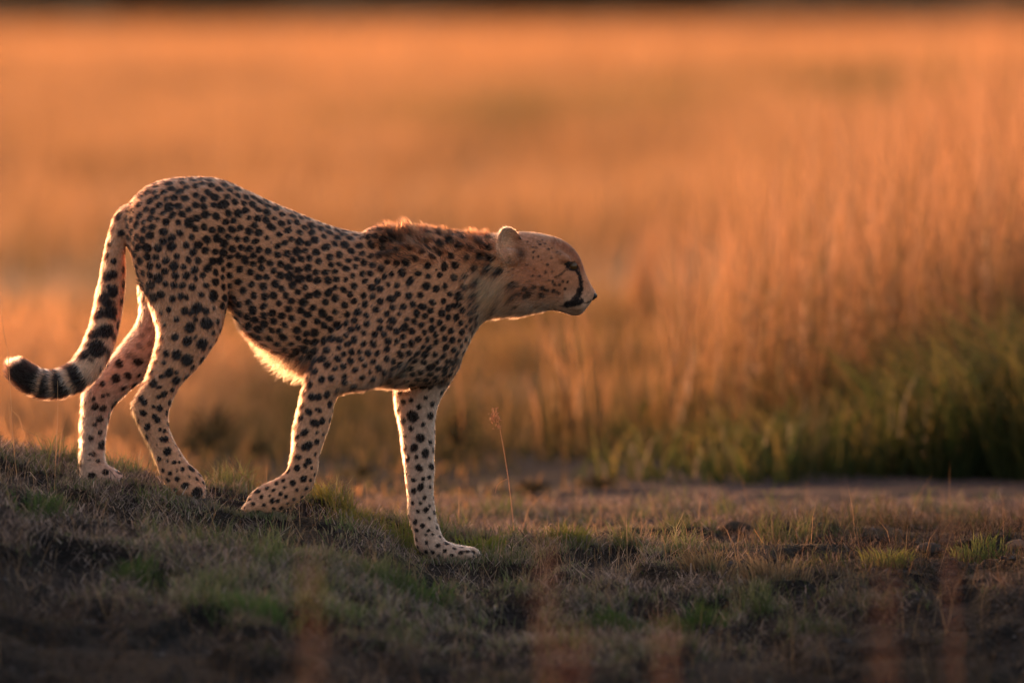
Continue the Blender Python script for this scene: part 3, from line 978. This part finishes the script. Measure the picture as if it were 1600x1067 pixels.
def simple(name, color, rough, spec=.5, coat_w=0.0):
    m, nt, out = new_mat(name)
    g = node(nt, 'ShaderNodeNewGeometry')
    nz = node(nt, 'ShaderNodeTexNoise', Scale=300.0, Detail=3.0)
    nt.links.new(g.outputs['Position'], nz.inputs['Vector'])
    r = node(nt, 'ShaderNodeValToRGB')
    r.color_ramp.elements[0].color = (*[c * .7 for c in color], 1); r.color_ramp.elements[1].color = (*[c * 1.3 for c in color], 1)
    nt.links.new(nz.outputs['Fac'], r.inputs['Fac'])
    b = node(nt, 'ShaderNodeBsdfPrincipled', Roughness=rough)
    b.inputs['Specular IOR Level'].default_value = spec
    b.inputs['Coat Weight'].default_value = coat_w
    nt.links.new(r.outputs['Color'], b.inputs['Base Color'])
    nt.links.new(b.outputs[0], out.inputs['Surface'])
    return m


body.materials.clear(); body.materials.append(coat_material())
cheetah = bpy.data.objects.new('cheetah', body)
COL.objects.link(cheetah)
tag(cheetah, 'spotted cheetah walking down the grassy mound with lowered head and curled ringed tail', 'cheetah')

# eyes, nose leather, claws
def eye_material():
    m, nt, out = new_mat('amber_eye')
    g = node(nt, 'ShaderNodeTexCoord')
    w_ = node(nt, 'ShaderNodeTexGradient', gradient_type='SPHERICAL')
    mp = node(nt, 'ShaderNodeMapping'); mp.inputs['Scale'].default_value = (110, 110, 110)
    mp.inputs['Location'].default_value = (-.62, 0, 0)
    nt.links.new(g.outputs['Object'], mp.inputs['Vector']); nt.links.new(mp.outputs[0], w_.inputs['Vector'])
    r = node(nt, 'ShaderNodeValToRGB')
    r.color_ramp.elements[0].position, r.color_ramp.elements[1].position = .0, .55
    r.color_ramp.elements[0].color = (.085, .040, .014, 1); r.color_ramp.elements[1].color = (.012, .007, .004, 1)
    nt.links.new(w_.outputs['Fac'], r.inputs['Fac'])
    b = node(nt, 'ShaderNodeBsdfPrincipled', Roughness=.07)
    b.inputs['Specular IOR Level'].default_value = .35
    nt.links.new(r.outputs['Color'], b.inputs['Base Color']); nt.links.new(b.outputs[0], out.inputs['Surface'])
    return m


m_eye = eye_material()
m_nose = simple('nose_leather', (.012, .009, .009), .45)
m_claw = simple('claw_horn', (.05, .04, .035), .35)
for s_ in (-1, 1):
    bm = bmesh.new(); bmesh.ops.create_uvsphere(bm, u_segments=20, v_segments=14, radius=.0118)
    k = (np.abs(VU - 895) < 3) & (np.abs(VV - 416) < 3) & (V[:, 1] * s_ > 0)
    yy = np.abs(V[k, 1]).max() if k.any() else .038
    me = bpy.data.meshes.new('eye'); bm.to_mesh(me); bm.free(); me.materials.append(m_eye)
    me.polygons.foreach_set('use_smooth', [True] * len(me.polygons))
    o = bpy.data.objects.new('eye', me); COL.objects.link(o); o.parent = cheetah
    o.location = [float(t) for t in P(895, 416, s_ * (yy - .0082))]
SOLID_V, SOLID_F = [], []
ellipsoid(P(927.5, 461.5, 0), (.0095, .0165, .0080), -.5)
ellipsoid(P(926, 465, 0), (.0065, .0085, .0075), -.5)
ellipsoid(P(927, 463, .010), (.007, .006, .006), -.5); ellipsoid(P(927, 463, -.010), (.007, .006, .006), -.5)
mesh_obj('nose', SOLID_V, SOLID_F, m_nose, cheetah)
for pts in ([(.052, 738, 868), (.071, 747, 866), (.090, 747, 865), (.108, 738, 865)], [(-.103, 314, 779), (-.088, 319, 781), (-.073, 319, 781), (-.058, 314, 777)]):
    for yy, px, py in pts:
        SOLID_V, SOLID_F = [], []
        ellipsoid(P(px, py, yy), (.0075, .0022, .0035), -.6, n=10)
        mesh_obj('claw', SOLID_V, SOLID_F, m_claw, cheetah)


# ---- fur
def hair_material():
    m, nt, out = new_mat('cheetah_fur')
    a = node(nt, 'ShaderNodeAttribute', attribute_name='fur_tint')
    h = node(nt, 'ShaderNodeBsdfHairPrincipled')
    h.model = 'CHIANG'; h.parametrization = 'COLOR'
    h.inputs['Roughness'].default_value = .42; h.inputs['Radial Roughness'].default_value = .55
    nt.links.new(a.outputs['Color'], h.inputs['Color'])
    nt.links.new(h.outputs[0], out.inputs['Surface'])
    return m


M_FUR = hair_material()
body.calc_loop_triangles()
TRI = np.empty(len(body.loop_triangles) * 3, np.int32); body.loop_triangles.foreach_get('vertices', TRI); TRI = TRI.reshape(-1, 3)
TAREA = np.linalg.norm(np.cross(V[TRI[:, 1]] - V[TRI[:, 0]], V[TRI[:, 2]] - V[TRI[:, 0]]), axis=1)


def roots(n, weight=None):
    w = TAREA if weight is None else TAREA * weight[TRI].mean(1)
    t = rng.choice(len(TRI), n, p=w / w.sum())
    a, b = rng.random(n), rng.random(n)
    k = a + b > 1; a[k], b[k] = 1 - a[k], 1 - b[k]
    T = TRI[t]
    f_ = lambda A: A[T[:, 0]] * (1 - a - b)[:, None] + A[T[:, 1]] * a[:, None] + A[T[:, 2]] * b[:, None]
    q, nn = f_(V), f_(NRM)
    return q, nn / np.linalg.norm(nn, axis=1)[:, None]


def grow(name, q, nn, dirs, L, lift, rad, jit=.25, tipfade=.0, droop=0.0, tint=None):
    n, K = len(q), 5
    d_ = dirs + rng.normal(0, jit, dirs.shape)
    d_ = d_ - nn * (d_ * nn).sum(1)[:, None]
    d_ /= np.linalg.norm(d_, axis=1)[:, None] + 1e-9
    lift = (lift * rng.uniform(.6, 1.4, n))[:, None]
    pts = np.zeros((n, K, 3), np.float32)
    p = q - nn * .001
    for k in range(K):
        pts[:, k] = p
        w = lift * (1.25 - .5 * k / (K - 1))
        st = d_ * np.cos(w) + nn * np.sin(w) + np.array([0, 0, -droop]) * k / K
        p = p + st * (L / (K - 1))[:, None]
    if tint is None:
        tint, _ = coat(q, nn)
    tint = np.clip(tint * np.exp(rng.normal(0, .32, (n, 1))), .0015, .95)
    hc = bpy.data.hair_curves.new(name)
    hc.add_curves([K] * n)
    hc.attributes['position'].data.foreach_set('vector', pts.ravel())
    ra = hc.attributes.get('radius') or hc.attributes.new('radius', 'FLOAT', 'POINT')
    rr = np.repeat(np.array([[1, .95, .8, .55, .2]]), n, 0) * rad
    ra.data.foreach_set('value', rr.astype(np.float32).ravel())
    ca = hc.attributes.new('fur_tint', 'FLOAT_COLOR', 'CURVE')
    cc = np.ones((n, 4), np.float32); cc[:, :3] = tint
    ca.data.foreach_set('color', cc.ravel())
    hc.materials.append(M_FUR)
    o = bpy.data.objects.new(name, hc); COL.objects.link(o); o.parent = cheetah
    o['kind'] = 'stuff'
    return o


def flow_dirs(q):
    idx, par, dd = nearest_flow(q)
    return dd[idx], idx


def fur_length(u, v, y, N, idx):
    L = np.full(len(u), .0105)
    L = np.where((v > 600) & (u > 200), .0080, L)
    L = np.where(v > 720, .0060, L)
    L = np.where(u > 800, .0075, L)
    L = np.where(u > 880, .0038, L)
    L = np.where(idx >= len(FA) - NT, .011 + .007 * smooth(540, 600, v), L)
    L = L + .009 * np.exp(-((u - 822) / 22) ** 2 - ((v - 462) / 24) ** 2)
    under = smooth(-.2, -.8, N[:, 2])
    L = L + under * .012 * ((v > 480) & (v < 640) & (u > 360) & (u < 640))
    L = L + under * .008 * ((u > 740) & (u < 860) & (v > 470))
    L = L + .006 * smooth(-.3, -.9, N[:, 0]) * ((v > 440) & (v < 720))
    return L


q, nn = roots(230000)
dirs, idx = flow_dirs(q)
u, v = pix(q)
grow('fur', q, nn, dirs, fur_length(u, v, q[:, 1], nn, idx) * rng.uniform(.7, 1.2, len(q)), np.full(len(q), .38), .00033)
# mane: upright crest over the nape and shoulders
top_v = np.interp(VU, [575, 600, 640, 700, 740, 780], [364, 360, 357, 361, 366, 367])
wt = smooth(572, 615, VU) * (1 - smooth(768, 784, VU)) * (1 - smooth(6, 80, VV - top_v)) * (NRM[:, 2] > -.2)
q, nn = roots(9000, wt)
u, v = pix(q)
cen, _ = roots(330, wt)
kd2 = KDTree(len(cen))
for i, p in enumerate(cen): kd2.insert(p, i)
kd2.balance()
own = np.array([kd2.find(p)[1] for p in q])
cdir = np.array([-.80, 0, .25]) + rng.normal(0, .22, (len(cen), 3))
pull = (cen[own] - q) * 16.0
dirs = cdir[own] + pull
size = rng.uniform(.45, 1.25, len(cen))[own]
L = (.012 + .026 * np.exp(-((u - 638) / 42) ** 2) + .012 * smooth(660, 740, u)) * rng.uniform(.75, 1.1, len(q)) * size
tn, _ = coat(q, nn)
tn = tn * rng.uniform(.05, .36, len(cen))[own][:, None] * np.array([1.0, .78, .60])
grow('mane', q, nn, dirs, L, np.full(len(q), .80) * rng.uniform(.6, 1.2, len(cen))[own], .00036, jit=.07, tint=tn)
# long pale hair under the belly and chest
wt = smooth(.0, -.7, NRM[:, 2]) * (VU > 372) * (VU < 640) * (VV > 500) * (VV < 625) * (np.abs(V[:, 1]) < .075)
q, nn = roots(4500, wt)
u, v = pix(q)
dirs = np.repeat(np.array([[-.75, 0, -.4]]), len(q), 0)
L = (.014 + .032 * np.exp(-((u - 445) / 42) ** 2)) * rng.uniform(.4, 1.25, len(q))
grow('belly_hair', q, nn, dirs, L, np.full(len(q), .75), .0003, jit=.38, tint=np.repeat(np.array([[.42, .24, .12]]), len(q), 0))
# ruff on the side of the neck
wt = np.exp(-((VU - 765) / 34) ** 2 - ((VV - 445) / 36) ** 2) * (np.abs(V[:, 1]) > .02)
q, nn = roots(6000, wt)
dirs = np.repeat(np.array([[-.62, 0, -.6]]), len(q), 0)
rt, _ = coat(q, nn)
ru, rv = pix(q)
rt = rt * np.array([.95, .76, .60]) * (.55 + .7 * fbm(ru / 5.0 + rv / 9.0, rv / 40.0, 13, 2))[:, None]
grow('ruff', q, nn, dirs, .030 * rng.uniform(.5, 1.2, len(q)), np.full(len(q), .30), .00036, jit=.12, tint=rt)
# pale hair inside and along the rims of the ears
wt = np.exp(-((VU - 792) / 17) ** 2 - ((VV - 378) / 24) ** 2) * (np.abs(V[:, 1]) > .035) * (VU > 772) * (VU < 822) * (VV < 412)
q, nn = roots(2500, wt)
dirs = np.repeat(np.array([[-.35, 0, .75]]), len(q), 0)
et, _ = coat(q, nn)
grow('ear_hair', q, nn, dirs, .0045 * rng.uniform(.5, 1.2, len(q)), np.full(len(q), .40), .0003, jit=.22, tint=et * 1.12)


# ------------------------------------------------------------------ single plants, clods
def ground_at(px, py):
    """the ground point seen at a pixel"""
    Ys = np.arange(-6, 30, .01)
    d = D + Ys
    xs = (px - 800) * d / F; zs = CZ - (py - HROW) * d / F
    k = np.nonzero(zs <= ground(xs, Ys))[0]
    i = k[0] if len(k) else len(Ys) - 1
    return np.array([xs[i], Ys[i], float(ground(xs[i], Ys[i]))])


def tube(pts, r0, r1, ring=5, sub=5):
    c = catmull(np.array(pts, float), sub)
    n = len(c); vs, fs = [], []
    for i in range(n):
        t = c[min(i + 1, n - 1)] - c[max(i - 1, 0)]; t /= np.linalg.norm(t) + 1e-9
        a = np.cross(t, [0.3, 1, 0.1]); a /= np.linalg.norm(a); b = np.cross(t, a)
        r = r0 + (r1 - r0) * i / (n - 1)
        for k in range(ring):
            w = 2 * math.pi * k / ring
            vs.append(c[i] + r * (a * math.cos(w) + b * math.sin(w)))
    for i in range(n - 1):
        for k in range(ring):
            p, q_ = i * ring + k, i * ring + (k + 1) % ring
            fs.append([p, q_, q_ + ring, p + ring])
    vs.append(c[-1]); e = len(vs) - 1
    for k in range(ring): fs.append([(n - 1) * ring + k, (n - 1) * ring + (k + 1) % ring, e])
    return vs, fs


def plain_tint(o, c, var=.25):
    me = o.data
    a = me.attributes.new('tint', 'FLOAT_COLOR', 'POINT')
    n = len(me.vertices)
    b = np.ones((n, 4), np.float32); b[:, :3] = np.array(c)[None] * rng.uniform(1 - var, 1 + var, (n, 1))
    a.data.foreach_set('color', b.ravel())


def root_empty(name, p, label, cat, group=None):
    o = bpy.data.objects.new(name, None); COL.objects.link(o)
    o.location = [float(t) for t in p]; o.empty_display_size = .05
    return tag(o, label, cat, group)


def local(vs, p): return [np.asarray(v) - p for v in vs]


def spikelets(center, n, spread, size):
    c = np.asarray(center) + rng.normal(0, 1, (n, 3)) * np.asarray(spread)
    vs, fs = [], []
    for q in c:
        d_ = rng.normal(0, 1, 3); d_[2] += 1.0; d_ /= np.linalg.norm(d_)
        a = np.cross(d_, rng.normal(0, 1, 3)); a /= np.linalg.norm(a); b = np.cross(d_, a)
        s_ = size * rng.uniform(.6, 1.3); k = len(vs)
        vs += [q - d_ * s_, q + a * s_ * .35, q + b * s_ * .35, q - (a + b) * s_ * .25, q + d_ * s_]
        fs += [[k, k + 2, k + 1], [k, k + 3, k + 2], [k, k + 1, k + 3], [k + 4, k + 1, k + 2], [k + 4, k + 2, k + 3], [k + 4, k + 3, k + 1]]
    return vs, fs


def stalk(path, Y, r, label, color=(.46, .30, .16), head=None, branch=None, to_ground=True, group=None):
    """a dry stem through the pixel path (bottom first) at depth Y"""
    pts = [P(a, b, Y) for a, b in path]
    base = pts[0].copy(); base[2] = float(ground(base[0], Y)) - .004
    if to_ground: pts.insert(0, base)
    o = root_empty('dry_grass_stalk', base, label, 'grass stalk', group)
    vs, fs = tube(pts, r, r * .6)
    st = mesh_obj('stem', local(vs, base), fs, MAT_STRAW, o); plain_tint(st, color)
    if branch:
        vs, fs = tube([P(a, b, Y) for a, b in branch], r * .6, r * .35)
        plain_tint(mesh_obj('side_stem', local(vs, base), fs, MAT_STRAW, o), color)
    if head:
        vs, fs = [], []
        for (a, b, sx, sz, n, size) in head:
            v_, f_ = spikelets(P(a, b, Y), n, (sx * S, sx * S, sz * S), size); k = len(vs)
            vs += v_; fs += [[i + k for i in q_] for q_ in f_]
        plain_tint(mesh_obj('seed_head', local(vs, base), fs, MAT_STRAW, o, smooth=False), color)
    return o


stalk([(803, 830), (797, 770), (790, 720), (783, 680), (775, 637)], .55, .0011, 'thin dry grass stalk with a small feathery seed head right of the front paw', (.52, .32, .20),
      head=[(771, 650, 3.0, 6.0, 60, .0042), (778, 652, 1.8, 4, 24, .0040), (779, 667, 1.8, 1.4, 9, .0036)], branch=[(792, 748), (784, 752), (777, 758), (774, 770)])
stalk([(37, 840), (28, 760), (21, 690), (13, 560), (6, 520), (0, 462)], -.22, .0011, 'long thin dry stalk rising past the tip of the tail')
stalk([(82, 820), (86, 740), (90, 650), (90, 595)], -.18, .0010, 'fine upright stalk crossing the ringed part of the tail')
stalk([(345, 885), (338, 838), (328, 800), (316, 782)], -.35, .0012, 'short leaning stalk below the hind toes')
stalk([(471, 900), (469, 830), (467, 775)], -.30, .0011, 'short upright stalk in front of the lifted front paw')
stalk([(583, 1010), (566, 950), (552, 892)], -1.0, .0013, 'leaning brown stalk on the slope below the front paws', (.30, .18, .11))
stalk([(388, 752), (374, 738), (358, 714)], .35, .0013, 'dark slanting twig behind the lifted front paw', (.16, .09, .05))
stalk([(1216, 905), (1200, 862), (1178, 826)], .3, .0015, 'golden bent stalk on the bare ground ahead of the animal', (.50, .32, .12))
stalk([(940, 846), (939, 815), (938, 788)], 1.3, .0013, 'short straight stalk standing near the bare strip', (.40, .24, .13))


def plume(px, top, Y, wide, label, color, n=240):
    """a soft grass panicle close to the lens, rising from below the frame"""
    d = D + Y
    base = P(px + rng.uniform(-10, 10), 1067, Y); base[2] = float(ground(base[0], Y)) - .004
    tip = P(px, top, Y)
    o = root_empty('plume_grass', base, label, 'plume grass', 'plume grasses close to the lens')
    vs, fs = tube([base, base * .5 + tip * .5 + np.array([.012, 0, 0]), tip], .0013, .0006)
    plain_tint(mesh_obj('stem', local(vs, base), fs, MAT_STRAW, o), color)
    vs, fs = [], []
    n = int(n * .8)
    bot = max(base[2], tip[2] - .34)
    for i in range(26):
        t = (i + .5) / 26
        c = np.array([tip[0] + (1 - t) * .004, Y, bot + (tip[2] - bot) * t])
        w = wide * (.45 + .9 * math.sin(math.pi * min(1, (1 - t) * .9 + .05)))
        v_, f_ = spikelets(c, n // 26, (w, w, .008), .0048); k = len(vs)
        vs += v_; fs += [[a + k for a in q_] for q_ in f_]
    plain_tint(mesh_obj('seed_head', local(vs, base), fs, MAT_STRAW, o, smooth=False), color)


plume(484, 868, -11.0, .0090, 'blurred brown plume close to the lens, below the lifted paw', (.40, .24, .12), 300)
plume(852, 835, -10.0, .0080, 'blurred reddish plume close to the lens, just ahead of the planted paw', (.42, .25, .15), 260)
plume(898, 985, -11.5, .0070, 'low blurred orange plume at the lower edge beside the reddish one', (.55, .26, .13), 160)
plume(1040, 955, -11.0, .0070, 'low blurred tan plume at the lower edge below the green tuft', (.50, .28, .16), 180)
plume(1384, 872, -10.5, .0075, 'faint blurred plume over the dark ground at the far right', (.40, .22, .12), 170)
plume(1484, 806, -8.5, .0060, 'faintest blurred plume, reaching up to the bare strip', (.42, .24, .15), 110)


def tuft(px, py, w, h, n, label, ca, cb):
    g = ground_at(px, py)
    x = g[0] + np.clip(rng.normal(0, .40, n), -.75, .75) * w * S; y = g[1] + np.clip(rng.normal(0, .40, n), -.75, .75) * w * S
    z = ground(x, y) - .003
    hh = h * S * rng.uniform(.45, 1.1, n)
    t = rng.random(n)
    ang = np.arctan2(y - g[1], x - g[0]) + rng.normal(0, .5, n)
    root = mixc(ca, BROWN, t * .4); tip = mixc(ca, cb, t)
    v, tr, c = blades(x, y, z, hh, rng.uniform(.002, .0042, n), rng.uniform(.2, .9, n), ang, root, tip)
    o = fast_mesh('grass_tuft', v - g, tr, MAT_TURF, c)
    o.location = [float(k) for k in g]
    tag(o, label, 'grass tuft', 'grass tufts on the mound')


G2 = (.050, .092, .022); Y2 = (.24, .22, .06); B2 = (.12, .08, .05)
tuft(1082, 975, 60, 44, 320, 'brightest green tuft on the dark ground at lower right', G2, (.12, .17, .045))
tuft(978, 985, 70, 36, 300, 'low dark green tuft beside the brightest one', G2, (.10, .14, .04))
tuft(752, 862, 44, 36, 240, 'yellow green tuft just ahead of the planted front paw', (.12, .17, .03), Y2)
tuft(632, 852, 70, 42, 360, 'yellowish tuft of grass at the heel of the planted front leg', (.12, .15, .03), Y2)
tuft(545, 815, 70, 40, 320, 'sunlit yellow grass tuft between the two front paws', (.14, .15, .03), (.40, .32, .08))
tuft(890, 850, 36, 40, 200, 'upright yellow green tuft behind the thin seeded stalk', (.12, .15, .03), Y2)
tuft(214, 905, 50, 40, 240, 'small green tuft on the shaded slope below the hind paws', G2, (.11, .15, .045))
tuft(640, 930, 80, 34, 300, 'broad dull green tuft on the slope below the planted paw', (.07, .13, .03), (.15, .19, .06))
tuft(1112, 890, 60, 42, 240, 'straw coloured tuft ahead of the animal at middle right', B2, (.46, .32, .15))
tuft(1215, 905, 66, 46, 260, 'bristly pale straw tuft next to the golden bent stalk', B2, (.48, .34, .18))
tuft(1385, 885, 46, 40, 200, 'yellowish green tuft on dark bare ground far ahead', (.10, .12, .03), (.26, .24, .07))
tuft(1530, 880, 52, 34, 300, 'low green tuft near the right edge of the bare ground', (.08, .12, .03), (.2, .2, .07))
tuft(60, 800, 60, 40, 260, 'dark green tuft on top of the mound below the tail', (.06, .11, .03), (.14, .17, .05))
tuft(400, 960, 80, 40, 300, 'shaded green tuft low on the mound left of the brown plume', (.06, .12, .03), (.13, .19, .06))


def clod(px, py, w, h, label, color):
    g = ground_at(px, py)
    bm = bmesh.new(); bmesh.ops.create_icosphere(bm, subdivisions=3, radius=1)
    sd_ = rng.uniform(0, 50)
    for vv in bm.verts:
        c = vv.co.copy()
        k = 1 + .55 * (float(fbm(np.array([c.x * 1.6 + sd_]), np.array([c.y * 1.6 + c.z * 2.1]), 3)[0]) - .5) + .25 * (float(fbm(np.array([c.x * 5 + sd_]), np.array([c.y * 5 + c.z * 6]), 4)[0]) - .5)
        vv.co = Vector((c.x * w * S / 2 * k, c.y * w * S / 2 * .8 * k, max(c.z, -.4) * h * S * .8 * k))
    me = bpy.data.meshes.new('soil_clod'); bm.to_mesh(me); bm.free()
    me.materials.append(simple('clod_soil', color, .95, .1))
    me.polygons.foreach_set('use_smooth', [True] * len(me.polygons))
    o = bpy.data.objects.new('soil_clod', me); COL.objects.link(o)
    o.location = [float(k) for k in g]
    tag(o, label, 'clod', 'clods of earth on the ground')


clod(1380, 792, 34, 22, 'dark round clod alone on the pinkish bare strip', (.022, .018, .016))
clod(1275, 830, 62, 20, 'long dark clod at the edge of the grass ahead of the animal', (.035, .028, .022))
clod(1150, 825, 50, 14, 'flat dark clod left of the long one', (.035, .027, .02))
clod(985, 838, 60, 18, 'dark mossy clod at the edge of the bare strip nearest the animal', (.035, .035, .02))
clod(1588, 856, 40, 16, 'reddish clod at the right edge of the ground', (.15, .085, .06))
clod(1452, 862, 44, 14, 'low grey clod in the dark grass at far right', (.05, .04, .036))
clod(1222, 872, 34, 18, 'small dark clod behind the bristly straw tuft', (.03, .024, .02))


def shrub(px, base_row, w, h, label, ca, cb, n=420, group='low shrubs on the plain'):
    d = D * (ZROW - HROW) / (base_row - HROW); Y = d - D
    g = P(px, base_row, Y); g[2] = float(ground(g[0], Y))
    o = root_empty('low_shrub', g, label, 'shrub', group)
    W, H = w * d / F / 2, h * d / F
    vs, fs = [], []
    tips = []
    for i in range(9):
        a = rng.uniform(0, 6.28); t = np.array([math.cos(a) * W * rng.uniform(.2, .9), math.sin(a) * W * rng.uniform(.2, .8), H * rng.uniform(.5, .98)])
        v_, f_ = tube([np.zeros(3), t * np.array([.35, .35, .55]), t], .012 * H + .003, .003); k = len(vs)
        vs += v_; fs += [[q_ + k for q_ in f__] for f__ in f_]; tips.append(t)
    plain_tint(mesh_obj('branches', vs, fs, MAT_LEAF, o), (.06, .045, .03))
    n = int(n * 1.1)
    th, ph = rng.uniform(0, 6.28, n), np.arccos(rng.uniform(0, 1, n))
    rad = rng.uniform(.35, 1.0, n) ** .6 * (.62 + .55 * fbm(th * 1.3 + px, ph * 2.0, 44, 3))
    c = np.stack([np.cos(th) * np.sin(ph) * rad * W, np.sin(th) * np.sin(ph) * rad * W * .8, np.cos(ph) * rad * H * .95], 1)
    c[:, 2] = np.clip(c[:, 2], .01, None)
    sz = rng.uniform(.035, .075, n)[:, None] * (W + H) * .6
    e1 = rng.normal(0, 1, (n, 3)); e1 /= np.linalg.norm(e1, axis=1)[:, None]
    e2 = np.cross(e1, rng.normal(0, 1, (n, 3))); e2 /= np.linalg.norm(e2, axis=1)[:, None]
    q4 = np.stack([c - e1 * sz, c + e2 * sz * .45, c + e1 * sz, c - e2 * sz * .45], 1).reshape(-1, 3)
    b = (np.arange(n) * 4)[:, None]
    tr = np.concatenate([b + [[0, 1, 2]], b + [[0, 2, 3]]], 1).reshape(-1, 3)
    fo = fast_mesh('foliage', q4, tr, MAT_LEAF, np.repeat(mixc(ca, cb, rng.random(n)), 4, 0), o)
    fo['kind'] = 'stuff'


DK, GR, OL = (.085, .068, .034), (.05, .08, .02), (.17, .13, .055)
shrub(330, 702, 120, 84, 'dark low shrub seen between the hind legs and the belly', DK, (.09, .07, .03))
shrub(712, 712, 110, 110, 'dark shrub close behind the planted front leg', DK, OL)
shrub(882, 700, 96, 128, 'upright dark shrub behind the thin seeded stalk', DK, OL)
shrub(832, 762, 76, 26, 'flat dark bush at the foot of the thin seeded stalk', DK, (.07, .06, .03))
shrub(935, 758, 80, 26, 'flat dark bush at the near end of the bare strip', DK, (.07, .06, .03))
shrub(560, 742, 90, 24, 'low olive bush framed by the two front legs', DK, OL)
shrub(405, 712, 80, 40, 'small olive bush behind the lifted front leg', DK, OL)
shrub(1040, 690, 130, 120, 'olive green bush at the near end of the tall grass', (.05, .06, .02), (.15, .13, .04))
shrub(1170, 738, 130, 70, 'leafy green bush low in front of the tall grass', (.045, .065, .02), (.11, .115, .035))
for a, b, w, h, lb in ((120, 285, 110, 70, 'olive far bush above and behind the root of the tail'), (345, 225, 150, 60, 'wide dull far bush above the rump'),
                       (490, 190, 120, 50, 'low dull far bush above the small of the back'), (845, 215, 110, 55, 'olive far bush above the forehead'),
                       (1592, 190, 60, 120, 'tall dark far bush cut by the right edge'), (1120, 265, 60, 40, 'small far bush above the tall grass'),
                       (60, 330, 90, 40, 'flat far bush at the left edge'), (620, 170, 90, 30, 'flattest far bush, high above the shoulders')):
    shrub(a, b, w, h, lb, (.06, .055, .02), (.13, .10, .04), 300, 'far bushes on the plain')


def tussock(px, base_row, w, h, label, n=260, lean=.12):
    d = D * (ZROW - HROW) / (base_row - HROW); Y = d - D
    g = P(px, base_row, Y); g[2] = float(ground(g[0], Y))
    W, H = w * d / F / 2, h * d / F
    x, y = rng.normal(0, W * .45, n), rng.normal(0, W * .45, n)
    t = rng.random(n)
    v, tr, c = blades(x, y, np.zeros(n), H * rng.uniform(.5, 1.0, n), rng.uniform(.006, .012, n), np.abs(rng.normal(lean, .12, n)), rng.normal(0, .8, n),
                      mixc((.10, .07, .03), (.20, .11, .05), t), mixc((.34, .19, .10), (.50, .27, .15), t))
    o = fast_mesh('tall_grass_clump', v, tr, MAT_FIELD, c)
    o.location = [float(k) for k in g]
    tag(o, label, 'grass clump', 'bright clumps of tall grass')


tussock(440, 320, 46, 110, 'bright slanting clump of tall grass above the middle of the back', 60, .35)
tussock(1000, 520, 70, 260, 'bright narrow clump of tall grass ahead of the nose', 46)
tussock(1085, 600, 110, 330, 'pinkish clump of tall grass right of the bright narrow one', 60)
tussock(1225, 640, 130, 430, 'tall pale clump rising above the middle of the grass stand', 80)
tussock(1345, 680, 140, 540, 'tallest pale clump in the grass stand', 90)
tussock(1490, 690, 150, 500, 'wide pale clump near the right end of the grass stand', 90)
